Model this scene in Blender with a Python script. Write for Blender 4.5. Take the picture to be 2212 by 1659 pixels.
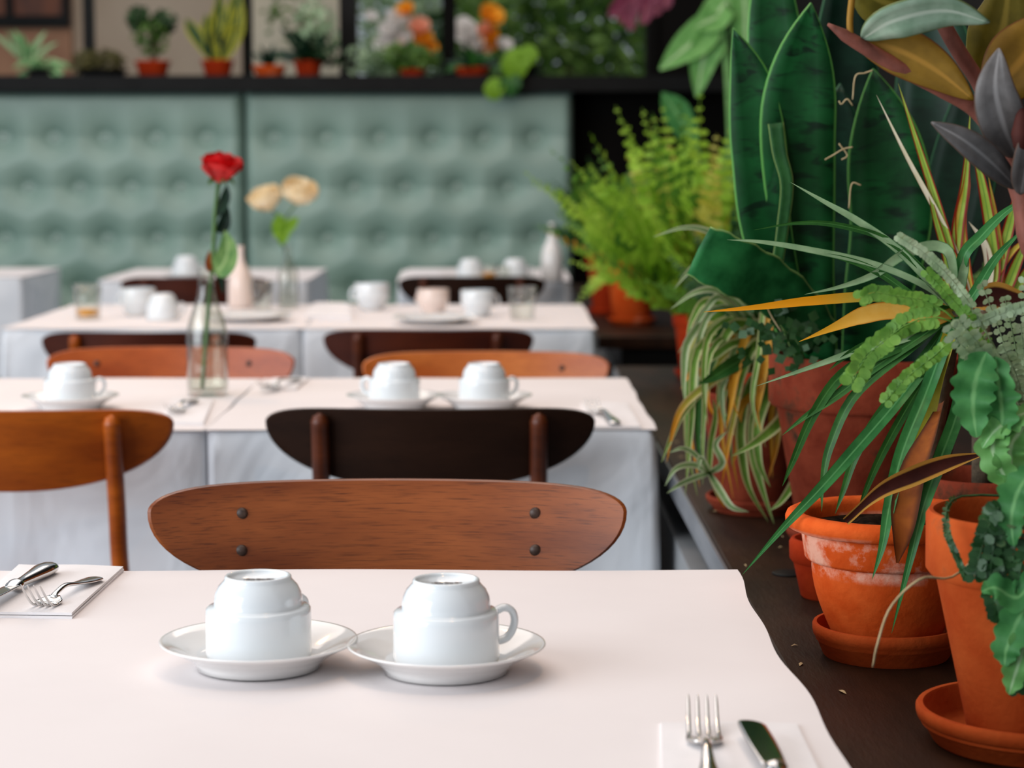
import bpy, math, random
from mathutils import Vector, Matrix
V = Vector
for o in list(bpy.data.objects): bpy.data.objects.remove(o, do_unlink=True)
SC = bpy.context.scene
COL = SC.collection
random.seed(7)
PI = math.pi

# ------------------------------------------------------------------ camera
FPX, W, H = 4600.0, 2212.0, 1659.0
CAM = V((0, 0, 1.142))
PITCH = math.atan((829.5 - 350.0) / FPX)
YAW = math.atan((1106 - 1080) * math.cos(PITCH) / FPX)
FW = V((math.sin(YAW) * math.cos(PITCH), math.cos(YAW) * math.cos(PITCH), -math.sin(PITCH)))
RT = V((math.cos(YAW), -math.sin(YAW), 0))
UP = RT.cross(FW)
cd = bpy.data.cameras.new('camera')
cam = bpy.data.objects.new('camera', cd); COL.objects.link(cam)
cd.sensor_width = 36.0; cd.lens = FPX / W * 36.0
cd.clip_start = 0.05; cd.clip_end = 200
R3 = Matrix((RT, UP, -FW)).transposed()
cam.matrix_world = Matrix.Translation(CAM) @ R3.to_4x4()
cd.dof.use_dof = True; cd.dof.focus_distance = 1.88; cd.dof.aperture_fstop = 6.8
SC.camera = cam

# ------------------------------------------------------------------ light
SC.view_settings.view_transform = 'Standard'; SC.view_settings.look = 'None'
SC.view_settings.gamma = 1.0; SC.view_settings.use_curve_mapping = False
SC.view_settings.exposure = 0.06
wd = bpy.data.worlds.new('sky'); SC.world = wd; wd.use_nodes = True
bg = wd.node_tree.nodes['Background']
bg.inputs[0].default_value = (0.80, 0.90, 1.0, 1); bg.inputs[1].default_value = 0.42

def area(name, loc, rot, sx, sy, power, color):
    l = bpy.data.lights.new(name, 'AREA'); l.shape = 'RECTANGLE'; l.size = sx; l.size_y = sy
    l.energy = power; l.color = color
    o = bpy.data.objects.new(name, l); COL.objects.link(o); o.location = loc; o.rotation_euler = rot
    return o
area('added_fill_light', (-3.9, 0.3, 1.9), (math.radians(80), 0, math.radians(-62)), 4.5, 2.6, 215, (0.88, 0.94, 1.0))  # fill light added from the left, standing in for an assumed unseen window
area('assumed_skylight', (-1.3, 5.0, 4.3), (0, 0, 0), 4.0, 9.0, 178, (1.0, 0.90, 0.84))  # area light for an unseen skylight, assumed from the soft light overhead
for i, p in enumerate([(-0.7, 3.9, 2.75), (0.1, 5.1, 2.75), (-1.7, 4.6, 2.75), (0.25, 1.2, 2.7)]):  # unseen bulbs assumed overhead, added for small warm glints
    l = bpy.data.lights.new('assumed_warm_bulb', 'POINT'); l.energy = 14; l.color = (1.0, 0.55, 0.22); l.shadow_soft_size = 0.045
    o = bpy.data.objects.new('assumed_warm_bulb', l); COL.objects.link(o); o.location = p

# ------------------------------------------------------------------ projection of measured points
def at(px, py, Y):
    d = FW + RT * ((px - W / 2) / FPX) + UP * ((H / 2 - py) / FPX)
    return CAM + d * (Y / d.y)
def onz(px, py, z):
    d = FW + RT * ((px - W / 2) / FPX) + UP * ((H / 2 - py) / FPX)
    return CAM + d * ((z - CAM.z) / d.z)

# ------------------------------------------------------------------ materials
def nodes(m):
    m.use_nodes = True
    return m.node_tree.nodes, m.node_tree.links, m.node_tree.nodes['Principled BSDF']
def rgb(c): return (c[0], c[1], c[2], 1)
def hx(s):
    s = s.lstrip('#'); o = []
    for i in (0, 2, 4):
        c = int(s[i:i+2], 16) / 255
        o.append(c / 12.92 if c <= .04045 else ((c + .055) / 1.055) ** 2.4)
    return tuple(o)
def mat(name, c, c2=None, rough=.6, scale=30, stretch=(1, 1, 1), bump=0, bscale=None, spec=.5, metal=0, coat=0, transl=0, lo=.35, hi=.65, detail=4):
    m = bpy.data.materials.new(name); N, L, B = nodes(m)
    B.inputs['Roughness'].default_value = rough; B.inputs['Metallic'].default_value = metal
    B.inputs['Specular IOR Level'].default_value = spec; B.inputs['Coat Weight'].default_value = coat
    B.inputs['Coat Roughness'].default_value = .08
    B.inputs['Base Color'].default_value = rgb(c)
    tc = N.new('ShaderNodeTexCoord'); mp = N.new('ShaderNodeMapping'); mp.inputs['Scale'].default_value = stretch
    L.new(tc.outputs['Object'], mp.inputs[0])
    col = None
    if c2:
        nz = N.new('ShaderNodeTexNoise'); nz.inputs['Scale'].default_value = scale; nz.inputs['Detail'].default_value = detail
        L.new(mp.outputs[0], nz.inputs['Vector'])
        rp = N.new('ShaderNodeValToRGB'); rp.color_ramp.elements[0].position = lo; rp.color_ramp.elements[1].position = hi
        rp.color_ramp.elements[0].color = rgb(c); rp.color_ramp.elements[1].color = rgb(c2)
        L.new(nz.outputs[0], rp.inputs[0]); L.new(rp.outputs[0], B.inputs['Base Color']); col = rp.outputs[0]
    if bump:
        nb = N.new('ShaderNodeTexNoise'); nb.inputs['Scale'].default_value = bscale or scale; nb.inputs['Detail'].default_value = 5
        L.new(mp.outputs[0], nb.inputs['Vector'])
        bp = N.new('ShaderNodeBump'); bp.inputs['Strength'].default_value = bump; bp.inputs['Distance'].default_value = .002
        L.new(nb.outputs[0], bp.inputs['Height']); L.new(bp.outputs[0], B.inputs['Normal'])
    if transl:
        t = N.new('ShaderNodeBsdfTranslucent'); t.inputs[0].default_value = rgb([min(1, x * 1.6) for x in (c2 or c)])
        if col: L.new(col, t.inputs[0])
        mx = N.new('ShaderNodeMixShader'); mx.inputs[0].default_value = transl
        out = N['Material Output']; L.new(B.outputs[0], mx.inputs[1]); L.new(t.outputs[0], mx.inputs[2]); L.new(mx.outputs[0], out.inputs[0])
    return m

def leafmat(name, body, body2, edge=None, e0=.8, e1=.95, mid=None, rough=.45, transl=.25, bands=None, tip=None, spec=.22, scale=60):
    """leaf blade: u runs across the blade, v along it"""
    m = bpy.data.materials.new(name); N, L, B = nodes(m)
    B.inputs['Roughness'].default_value = rough; B.inputs['Specular IOR Level'].default_value = spec
    uv = N.new('ShaderNodeUVMap'); uv.uv_map = 'UVMap'
    sp = N.new('ShaderNodeSeparateXYZ'); L.new(uv.outputs[0], sp.inputs[0])
    a = N.new('ShaderNodeMath'); a.operation = 'MULTIPLY_ADD'; a.inputs[1].default_value = 2; a.inputs[2].default_value = -1; L.new(sp.outputs[0], a.inputs[0])
    ab = N.new('ShaderNodeMath'); ab.operation = 'ABSOLUTE'; L.new(a.outputs[0], ab.inputs[0])
    tc = N.new('ShaderNodeTexCoord')
    nz = N.new('ShaderNodeTexNoise'); nz.inputs['Scale'].default_value = scale; nz.inputs['Detail'].default_value = 4; L.new(tc.outputs['Object'], nz.inputs['Vector'])
    rp = N.new('ShaderNodeValToRGB'); rp.color_ramp.elements[0].position = .35; rp.color_ramp.elements[1].position = .68
    rp.color_ramp.elements[0].color = rgb(body); rp.color_ramp.elements[1].color = rgb(body2); L.new(nz.outputs[0], rp.inputs[0])
    col = rp.outputs[0]
    def mixc(fac, colr, cin):
        x = N.new('ShaderNodeMix'); x.data_type = 'RGBA'; L.new(fac, x.inputs[0]); L.new(cin, x.inputs[6])
        x.inputs[7].default_value = rgb(colr); return x.outputs[2]
    def step(src, lo, hi):
        r = N.new('ShaderNodeMapRange'); r.interpolation_type = 'SMOOTHSTEP'; L.new(src, r.inputs[0])
        r.inputs[1].default_value = lo; r.inputs[2].default_value = hi; return r.outputs[0]
    if bands:
        mp = N.new('ShaderNodeMapping'); mp.inputs['Scale'].default_value = (1.4, 26, 1); L.new(uv.outputs[0], mp.inputs[0])
        n2 = N.new('ShaderNodeTexNoise'); n2.inputs['Scale'].default_value = 1.0; n2.inputs['Detail'].default_value = 5; n2.inputs['Distortion'].default_value = .6
        L.new(mp.outputs[0], n2.inputs['Vector'])
        col = mixc(step(n2.outputs[0], .5, .66), bands, col)
    if mid: 
        inv = N.new('ShaderNodeMath'); inv.operation = 'SUBTRACT'; inv.inputs[0].default_value = 1; L.new(ab.outputs[0], inv.inputs[1])
        col = mixc(step(inv.outputs[0], .82, .97), mid, col)
    if edge: col = mixc(step(ab.outputs[0], e0, e1), edge, col)
    if tip: col = mixc(step(sp.outputs[1], tip[1], tip[2]), tip[0], col)
    L.new(col, B.inputs['Base Color'])
    if transl:
        t = N.new('ShaderNodeBsdfTranslucent'); L.new(col, t.inputs[0])
        mx = N.new('ShaderNodeMixShader'); mx.inputs[0].default_value = transl
        L.new(B.outputs[0], mx.inputs[1]); L.new(t.outputs[0], mx.inputs[2]); L.new(mx.outputs[0], N['Material Output'].inputs[0])
    return m

def wood(name, c, c2, dark, rough=.38, coat=.15):
    m = bpy.data.materials.new(name); N, L, B = nodes(m)
    B.inputs['Roughness'].default_value = rough; B.inputs['Coat Weight'].default_value = coat; B.inputs['Coat Roughness'].default_value = .25
    tc = N.new('ShaderNodeTexCoord')
    def nz(s, stretch, d=5):
        mp = N.new('ShaderNodeMapping'); mp.inputs['Scale'].default_value = stretch; L.new(tc.outputs['Object'], mp.inputs[0])
        n = N.new('ShaderNodeTexNoise'); n.inputs['Scale'].default_value = s; n.inputs['Detail'].default_value = d; L.new(mp.outputs[0], n.inputs['Vector']); return n
    n1 = nz(6, (1, 1, 4)); rp = N.new('ShaderNodeValToRGB')
    rp.color_ramp.elements[0].position = .34; rp.color_ramp.elements[1].position = .68
    rp.color_ramp.elements[0].color = rgb(c); rp.color_ramp.elements[1].color = rgb(c2); L.new(n1.outputs[0], rp.inputs[0])
    n2 = nz(30, (1, 4, 34), 6); mr = N.new('ShaderNodeMapRange'); mr.inputs[1].default_value = .53; mr.inputs[2].default_value = .72; L.new(n2.outputs[0], mr.inputs[0])
    ms = N.new('ShaderNodeMath'); ms.operation = 'MULTIPLY'; ms.inputs[1].default_value = .75; L.new(mr.outputs[0], ms.inputs[0])
    mx = N.new('ShaderNodeMix'); mx.data_type = 'RGBA'; L.new(ms.outputs[0], mx.inputs[0]); L.new(rp.outputs[0], mx.inputs[6]); mx.inputs[7].default_value = rgb(dark)
    L.new(mx.outputs[2], B.inputs['Base Color']); B.inputs['Specular IOR Level'].default_value = .3 if coat else .12
    bp = N.new('ShaderNodeBump'); bp.inputs['Strength'].default_value = .12; bp.inputs['Distance'].default_value = .001; bp.invert = True
    L.new(n2.outputs[0], bp.inputs['Height']); L.new(bp.outputs[0], B.inputs['Normal'])
    return m

def terracotta(name, c, c2, pale, amt=.62, scale=9, band=None):
    m = mat(name, c, c2, rough=.82, scale=scale * 2, bump=.35, bscale=160, spec=.08)
    N, L = m.node_tree.nodes, m.node_tree.links; B = N['Principled BSDF']
    src = B.inputs['Base Color'].links[0].from_socket
    tc = N.new('ShaderNodeTexCoord'); nz = N.new('ShaderNodeTexNoise'); nz.inputs['Scale'].default_value = scale; nz.inputs['Detail'].default_value = 7; nz.inputs['Roughness'].default_value = .65
    L.new(tc.outputs['Object'], nz.inputs['Vector'])
    mr = N.new('ShaderNodeMapRange'); mr.inputs[1].default_value = amt; mr.inputs[2].default_value = amt + .12; L.new(nz.outputs[0], mr.inputs[0])
    fac = mr.outputs[0]
    if band:
        sz = N.new('ShaderNodeSeparateXYZ'); L.new(tc.outputs['Object'], sz.inputs[0])
        for lo, hi in ((band[0], band[0] + .006), (band[1], band[1] - .006)):
            r2 = N.new('ShaderNodeMapRange'); L.new(sz.outputs[2], r2.inputs[0]); r2.inputs[1].default_value = lo; r2.inputs[2].default_value = hi
            mm = N.new('ShaderNodeMath'); mm.operation = 'MULTIPLY'; L.new(fac, mm.inputs[0]); L.new(r2.outputs[0], mm.inputs[1]); fac = mm.outputs[0]
    mx = N.new('ShaderNodeMix'); mx.data_type = 'RGBA'; L.new(fac, mx.inputs[0]); L.new(src, mx.inputs[6]); mx.inputs[7].default_value = rgb(pale)
    L.new(mx.outputs[2], B.inputs['Base Color']); return m

def thinglass(name, tint=(.97, .99, .98), refl=1.0):
    m = bpy.data.materials.new(name); N, L, B = nodes(m)
    tr = N.new('ShaderNodeBsdfTransparent'); tr.inputs[0].default_value = rgb(tint)
    gl = N.new('ShaderNodeBsdfGlossy'); gl.inputs['Roughness'].default_value = .04
    fr = N.new('ShaderNodeLayerWeight'); pw = N.new('ShaderNodeMath'); pw.operation = 'POWER'; pw.inputs[1].default_value = 3.0; L.new(fr.outputs[1], pw.inputs[0])
    mu = N.new('ShaderNodeMath'); mu.operation = 'MULTIPLY_ADD'; mu.inputs[1].default_value = .55 * refl; mu.inputs[2].default_value = .05; L.new(pw.outputs[0], mu.inputs[0])
    mx = N.new('ShaderNodeMixShader'); L.new(mu.outputs[0], mx.inputs[0]); L.new(tr.outputs[0], mx.inputs[1]); L.new(gl.outputs[0], mx.inputs[2])
    L.new(mx.outputs[0], N['Material Output'].inputs[0]); return m

MT = {}
MT['cloth'] = mat('white_linen', (.70, .74, .79), (.76, .79, .83), rough=.9, scale=8, bump=.15, bscale=900, spec=.1)
def _wr(m, sc, st, dist):
    N, L = m.node_tree.nodes, m.node_tree.links; B = N['Principled BSDF']; tc = N.new('ShaderNodeTexCoord'); nz = N.new('ShaderNodeTexNoise')
    mp = N.new('ShaderNodeMapping'); mp.inputs['Scale'].default_value = (1, 1, .7); mp.inputs['Rotation'].default_value = (0, .6, 0); L.new(tc.outputs['Object'], mp.inputs[0]); L.new(mp.outputs[0], nz.inputs['Vector'])
    nz.inputs['Scale'].default_value = sc; nz.inputs['Detail'].default_value = 2.5; nz.inputs['Distortion'].default_value = .8
    bp = N.new('ShaderNodeBump'); bp.inputs['Strength'].default_value = st; bp.inputs['Distance'].default_value = dist; L.new(nz.outputs[0], bp.inputs['Height']); L.new(bp.outputs[0], B.inputs['Normal'])
_wr(MT['cloth'], 7, .55, .025)
MT['paper'] = mat('cream_paper', (.77, .72, .715), (.80, .75, .745), rough=.75, scale=5, bump=.05, bscale=25, spec=.2)
MT['napkin'] = mat('paper_napkin', (.80, .775, .78), (.83, .80, .805), rough=.9, scale=40, bump=.1, bscale=500, spec=.1)
MT['china'] = mat('glazed_white_porcelain', (.74, .79, .82), (.77, .81, .83), rough=.12, scale=4, coat=.6)
MT['china2'] = mat('glazed_cream_porcelain', (.80, .79, .77), (.83, .81, .79), rough=.12, scale=4, coat=.6)
MT['stamp'] = mat('grey_base_stamp', (.10, .10, .11), (.75, .78, .80), rough=.3, scale=260, lo=.48, hi=.52)
MT['steel'] = mat('polished_steel', (.70, .68, .66), (.62, .60, .58), rough=.12, metal=1, scale=60)
MT['woodA'] = wood('teak_veneer', hx('70340f'), hx('965022'), hx('361404'))
MT['woodB'] = wood('dark_walnut_veneer', (.016, .006, .003), (.026, .010, .005), (.008, .003, .002), rough=.55, coat=0)
MT['woodBp'] = wood('walnut_post', hx('4a200e'), hx('663016'), hx('240e05'))
MT['woodC'] = wood('amber_teak_veneer', hx('8a3c08'), hx('b4580f'), hx('4a1c04'))
MT['woodD'] = wood('orange_teak_veneer', hx('b0561e'), hx('cc7434'), hx('7a340c'))
MT['woodE'] = wood('red_teak_veneer', hx('9a4012'), hx('b85a24'), hx('5c2206'))
MT['woodF'] = wood('dark_red_veneer', hx('3c1206'), hx('52200c'), hx('1c0803'))
MT['bolt'] = mat('dark_wood_plug', hx('2c1c14'), hx('4a3428'), rough=.5, scale=200)
MT['ledge'] = mat('dark_stained_ledge', hx('1e120a'), hx('301d12'), rough=.5, scale=6, stretch=(4, .8, 1), bump=.2, bscale=60, spec=.12)
MT['fascia'] = mat('worn_grey_fascia', hx('5c6066'), hx('787b80'), rough=.38, scale=14, stretch=(1, .3, 2), bump=.15, bscale=50)
MT['grey'] = mat('grey_painted_panel', hx('8a8d90'), hx('9a9c9e'), rough=.6, scale=6)
MT['black'] = mat('black_painted_wood', hx('070808'), hx('0e0f0f'), rough=.55, scale=12, spec=.15)
MT['floor'] = mat('dark_slate_floor', hx('26262a'), hx('3a393c'), rough=.5, scale=3)
MT['vinyl'] = mat('sage_green_vinyl', hx('7f998f'), hx('8aa499'), rough=.40, scale=5, bump=.05, bscale=400, spec=.45)
MT['vinylbtn'] = mat('sage_green_button', hx('5c6f66'), hx('6c6a60'), rough=.4, scale=30)
MT['darkwall'] = mat('dark_timber_wall', hx('070706'), hx('0e0c0a'), rough=.85, spec=.1, scale=5, stretch=(1, 6, .5))
MT['beige'] = mat('beige_plaster', hx('a8947f'), hx('b9a894'), rough=.9, scale=1.2, bump=.2, bscale=30)
MT['cream'] = mat('cream_plaster', hx('cfc3ab'), hx('d8ceb8'), rough=.9, scale=1.2)
MT['brown'] = mat('red_brown_panel', hx('4c2412'), hx('6e3819'), rough=.6, scale=4, stretch=(4, 1, .6))
MT['tan'] = mat('tan_brown_panel', hx('94694e'), hx('a67a5c'), rough=.7, scale=4)
MT['terra'] = terracotta('orange_terracotta', hx('c44a16'), hx('d35a22'), hx('e09a7c'), .60, 7)
MT['terraband'] = terracotta('salt_stained_terracotta', hx('c44a16'), hx('d35a22'), hx('e0a48c'), .47, 22, (.076, .122))
MT['terrared'] = terracotta('red_terracotta', hx('94280c'), hx('a83612'), hx('b85a38'), .70)
MT['terraold'] = terracotta('aged_brown_terracotta', hx('6a2818'), hx('823824'), hx('33291c'), .55, 16)
MT['terrasauc'] = terracotta('terracotta_saucer', hx('b04418'), hx('c05424'), hx('8a3c18'), .62)
MT['terradull'] = terracotta('dull_terracotta', hx('a03c14'), hx('b04e20'), hx('6c4a30'), .62)
MT['soil'] = mat('potting_soil', hx('130d09'), hx('2b1e15'), rough=.95, spec=.03, scale=120, bump=1.0, bscale=120)
MT['glass'] = thinglass('clear_bottle_glass', (.95, .96, .94), 1.7)
MT['water'] = thinglass('still_water', (.97, .98, .95), .5)
MT['juice'] = mat('orange_juice', hx('f0a020'), hx('f6b23a'), rough=.3, scale=20)
MT['pinkglaze'] = mat('blush_glaze', (.78, .64, .57), (.80, .68, .62), rough=.2, scale=6, coat=.4)
G = hx
MT['snake'] = leafmat('snake_plant_blade', G('083a18'), G('125426'), edge=G('5c9a48'), e0=.93, e1=.99, bands=G('052411'), transl=.06, rough=.5, scale=25)
MT['snakeb'] = leafmat('broken_snake_blade', G('14582a'), G('2a7a40'), edge=G('7ca05c'), e0=.94, e1=.99, transl=.06, rough=.5, scale=40)
MT['snakel'] = leafmat('young_snake_blade', G('1a4420'), G('285a28'), edge=G('7c9450'), e0=.9, e1=.99, bands=G('1d4a20'), transl=.1, rough=.5)
MT['snaked'] = leafmat('blue_green_snake_blade', G('0a2418'), G('153a28'), edge=G('3a6a48'), e0=.94, e1=.99, bands=G('0a2418'), transl=.05, rough=.38, scale=25)
MT['grass'] = leafmat('green_strap_leaf', G('2c6a34'), G('3f8444'), edge=G('2a5a2a'), e0=.9, e1=.99, mid=G('5a9a5c'), rough=.35, transl=.2)
MT['grassd'] = leafmat('deep_green_strap_leaf', G('23501f'), G('34682a'), mid=G('467a3a'), rough=.4, transl=.2)
MT['grassp'] = leafmat('pale_green_strap_leaf', G('7f9f74'), G('9cb88c'), edge=G('4f7a4c'), e0=.75, e1=.98, rough=.35, transl=.2)
MT['grassy'] = leafmat('yellowing_strap_leaf', G('72923c'), G('86a446'), tip=(G('e89a14'), .35, .62), rough=.45, transl=.3)
MT['yellow'] = leafmat('yellow_leaf', G('d8a440'), G('e0b458'), edge=G('c07a1c'), e0=.8, e1=1, rough=.5, transl=.3, tip=(G('d69a1c'), .5, .9))
MT['wither'] = leafmat('withered_leaf', G('3a1712'), G('4a2018'), edge=G('c89440'), e0=.55, e1=.75, rough=.7, transl=.05)
MT['witherb'] = leafmat('brown_dead_leaf', G('7a3c14'), G('935018'), edge=G('4a2410'), e0=.5, e1=1, rough=.7, transl=.15)
MT['olive'] = leafmat('olive_yellow_leaf', G('8a8420'), G('a09a2a'), rough=.5, transl=.2)
MT['tricolor'] = leafmat('red_edged_leaf', G('8fae3a'), G('a6bf52'), edge=G('8a1f12'), e0=.55, e1=.8, mid=G('6f9c3c'), rough=.4, transl=.3)
MT['tricolory'] = leafmat('yellow_red_edged_leaf', G('c8b43c'), G('d6c65c'), edge=G('a03a14'), e0=.6, e1=.85, rough=.4, transl=.3)
MT['creamleaf'] = leafmat('cream_leaf', G('d8cfae'), G('e4dcc4'), edge=G('a08a5c'), e0=.8, e1=1, rough=.5, transl=.3)
MT['spider'] = leafmat('variegated_spider_leaf', G('557c2c'), G('6c943a'), edge=G('b8bc84'), e0=.5, e1=.68, rough=.42, transl=.3)
MT['spiderp'] = leafmat('pale_spider_leaf', G('6f8f58'), G('84a268'), edge=G('bcc6a0'), e0=.4, e1=.62, rough=.42, transl=.3)
MT['spidery'] = leafmat('yellowing_spider_leaf', G('9a9a3c'), G('aead4c'), edge=G('cfc08a'), e0=.5, e1=.7, rough=.5, transl=.3, tip=(G('c8841c'), .5, .8))
MT['spidero'] = leafmat('orange_spider_leaf', G('c08a24'), G('cc9a34'), edge=G('a86c1c'), e0=.6, e1=1, rough=.5, transl=.3)
MT['fernbtn'] = mat('button_fern_leaflet', G('5c9032'), G('80b048'), rough=.5, scale=60, transl=.35)
MT['fernpale'] = mat('pale_fern_leaflet', G('93ac80'), G('b9cba6'), rough=.5, scale=60, transl=.3)
MT['ferndark'] = mat('dark_fern_leaflet', G('1f4420'), G('355f30'), rough=.5, scale=60, transl=.2)
MT['fernmid'] = mat('mid_fern_leaflet', G('4a7a28'), G('6c9c34'), rough=.5, scale=20, transl=.35)
MT['fernlime'] = mat('lime_fern_leaflet', G('86b42e'), G('acd048'), rough=.5, scale=20, transl=.35)
MT['fernyel'] = mat('yellow_fern_leaflet', G('b4b440'), G('d2ca62'), rough=.5, scale=20, transl=.35)
MT['fernor'] = mat('dry_orange_leaflet', G('c0801c'), G('cc9838'), rough=.6, scale=20, transl=.3)
MT['lobed'] = leafmat('lobed_fern_blade', G('37753c'), G('4f9150'), mid=G('6fa867'), rough=.5, transl=.3)
MT['lobedl'] = leafmat('light_lobed_fern_blade', G('5f9c50'), G('7ab468'), mid=G('a8cc98'), rough=.5, transl=.3)
MT['rubber'] = leafmat('rubber_plant_underside', G('7a5a14'), G('8f6c1e'), mid=G('a87c2c'), edge=G('6a3c14'), e0=.92, e1=1, rough=.5, transl=.25)
MT['rubberg'] = leafmat('rubber_plant_gloss', G('7f9a80'), G('a2b8a0'), mid=G('bccab6'), edge=G('6a7a4a'), e0=.92, e1=1, rough=.3, transl=.1)
MT['rubberp'] = leafmat('rubber_plant_purple', G('5a5654'), G('726e6c'), mid=G('8e8a88'), edge=G('5a463c'), e0=.92, e1=1, rough=.35, transl=.05)
MT['rubbero'] = leafmat('rubber_plant_olive', G('5a5214'), G('70641c'), mid=G('8a7a30'), rough=.45, transl=.2)
MT['stemred'] = mat('red_brown_stem', G('5e2c1c'), G('7c4030'), rough=.7, scale=60, bump=.4, bscale=120)
MT['stembrown'] = mat('grey_brown_stem', G('4c4030'), G('6c5a44'), rough=.8, scale=80, bump=.5, bscale=150)
MT['stemgreen'] = mat('green_stem', G('3c6028'), G('54783a'), rough=.6, scale=40)
MT['straw'] = mat('dry_straw', G('a08c64'), G('b8a47c'), rough=.8, scale=80)
MT['redpetal'] = mat('red_rose_petal', G('b00408'), G('d80a10'), rough=.55, scale=30, transl=.15)
MT['creampetal'] = mat('cream_rose_petal', G('f2dcae'), G('f8ecd0'), rough=.55, scale=30, transl=.2)
MT['whitepetal'] = mat('white_petal', G('e6e2de'), G('f2eeea'), rough=.6, scale=30, transl=.2)
MT['orangepetal'] = mat('orange_petal', G('f09a18'), G('f8b42c'), rough=.6, scale=30, transl=.2)
MT['pinkpetal'] = mat('salmon_petal', G('f0a080'), G('f4b89c'), rough=.6, scale=30, transl=.2)
MT['roseleaf'] = leafmat('rose_leaf', G('5c8a4c'), G('86aa66'), mid=G('a0c080'), rough=.4, transl=.3)
MT['roseleafd'] = leafmat('dark_rose_leaf', G('10241c'), G('1a3424'), rough=.4, transl=.1)
MT['lime'] = leafmat('lime_round_leaf', G('6c9a20'), G('8cb83a'), rough=.5, transl=.35)
MT['purple'] = leafmat('purple_leaf', G('6a2c44'), G('8a4058'), mid=G('a86a70'), rough=.5, transl=.2)
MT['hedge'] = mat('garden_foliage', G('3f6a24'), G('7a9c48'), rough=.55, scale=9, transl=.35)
MT['hedged'] = mat('dark_foliage', G('1c3a18'), G('34592a'), rough=.6, scale=9, transl=.2)  # darker green than the other garden foliage
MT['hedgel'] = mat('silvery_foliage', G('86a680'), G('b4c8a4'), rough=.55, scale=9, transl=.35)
MT['moss'] = mat('olive_moss_foliage', G('4a4824'), G('66602e'), rough=.7, scale=30, transl=.2)
MT['mint'] = leafmat('variegated_mint_leaf', G('4c8a50'), G('6cae68'), edge=G('b4c89c'), e0=.5, e1=.8, rough=.5, transl=.3)
MT['darkleaf'] = leafmat('dark_pot_leaf', G('0e261c'), G('1c3c28'), rough=.45, transl=.1)
MT['snakeyel'] = leafmat('yellow_edged_snake_blade', G('173a22'), G('24502c'), edge=G('a0a030'), e0=.5, e1=.7, rough=.45, transl=.1)

# ------------------------------------------------------------------ mesh helpers
class MB:
    def __init__(s): s.v, s.f, s.uv = [], [], []
    def add(s, vs, fs, uvs=None):
        b = len(s.v); s.v += [V(x) for x in vs]; s.f += [tuple(i + b for i in f) for f in fs]
        s.uv += list(uvs) if uvs else [(.5, .5)] * len(vs)
    def box(s, a, b):
        x0, y0, z0 = a; x1, y1, z1 = b
        s.add([(x0,y0,z0),(x1,y0,z0),(x1,y1,z0),(x0,y1,z0),(x0,y0,z1),(x1,y0,z1),(x1,y1,z1),(x0,y1,z1)],
              [(0,3,2,1),(4,5,6,7),(0,1,5,4),(1,2,6,5),(2,3,7,6),(3,0,4,7)])
    def tube(s, pts, rad, n=8, cap=True):
        pts = [V(p) for p in pts]; k = len(pts)
        if not isinstance(rad, (list, tuple)): rad = [rad] * k
        prev = None; vs = []
        for i, p in enumerate(pts):
            t = (pts[min(i+1, k-1)] - pts[max(i-1, 0)]).normalized()
            a = prev - t * prev.dot(t) if prev else (t.cross(V((0,0,1))) if abs(t.z) < .9 else t.cross(V((1,0,0))))
            a.normalize(); prev = a; b = t.cross(a)
            for j in range(n):
                q = 2 * PI * j / n; vs.append(p + (a * math.cos(q) + b * math.sin(q)) * rad[i])
        fs = [(i*n+j, i*n+(j+1)%n, (i+1)*n+(j+1)%n, (i+1)*n+j) for i in range(k-1) for j in range(n)]
        if cap: fs += [tuple(range(n-1, -1, -1)), tuple((k-1)*n+j for j in range(n))]
        s.add(vs, fs)
    def lathe(s, prof, n=48, c=(0, 0, 0), closed=False):
        c = V(c); vs = []; fs = []; k = len(prof)
        for r, z in prof:
            for j in range(n):
                q = 2 * PI * j / n; vs.append(c + V((r * math.cos(q), r * math.sin(q), z)))
        for i in range(k - 1 + (1 if closed else 0)):
            i2 = (i + 1) % k
            for j in range(n): fs.append((i*n+j, i*n+(j+1)%n, i2*n+(j+1)%n, i2*n+j))
        if not closed:
            if prof[0][0] > 1e-6: fs.append(tuple(range(n-1, -1, -1)))
            if prof[-1][0] > 1e-6: fs.append(tuple((k-1)*n+j for j in range(n)))
        s.add(vs, fs)
    def grid(s, fn, nu, nv):
        vs = []; uv = []
        for i in range(nu + 1):
            for j in range(nv + 1): vs.append(fn(i / nu, j / nv)); uv.append((i / nu, j / nv))
        s.add(vs, [(i*(nv+1)+j, (i+1)*(nv+1)+j, (i+1)*(nv+1)+j+1, i*(nv+1)+j+1) for i in range(nu) for j in range(nv)], uv)
    def build(s, name, m, parent=None, smooth=True, off=None, **kw):
        me = bpy.data.meshes.new(name)
        off = off if off is not None else (parent_origin(parent) if parent else V((0, 0, 0)))
        me.from_pydata([tuple(p - off) for p in s.v], [], s.f); me.update()
        ul = me.uv_layers.new(name='UVMap')
        lv = [0] * len(me.loops); me.loops.foreach_get('vertex_index', lv)
        flat = []
        for i in lv: flat += s.uv[i]
        ul.data.foreach_set('uv', flat)
        if smooth: me.polygons.foreach_set('use_smooth', [True] * len(me.polygons))
        me.materials.append(MT[m] if isinstance(m, str) else m)
        o = bpy.data.objects.new(name, me); COL.objects.link(o)
        if parent: o.parent = parent
        elif off.length: o.location = off
        for k, x in kw.items(): o[k] = x
        return o
def parent_origin(p):
    o = V((0, 0, 0))
    while p: o += p.location; p = p.parent
    return o
def thing(name, label, cat, loc, group=None):
    o = bpy.data.objects.new(name, None); COL.objects.link(o); o.empty_display_size = .05
    o.location = loc; o['label'] = label; o['category'] = cat
    if group: o['group'] = group
    return o
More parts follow.
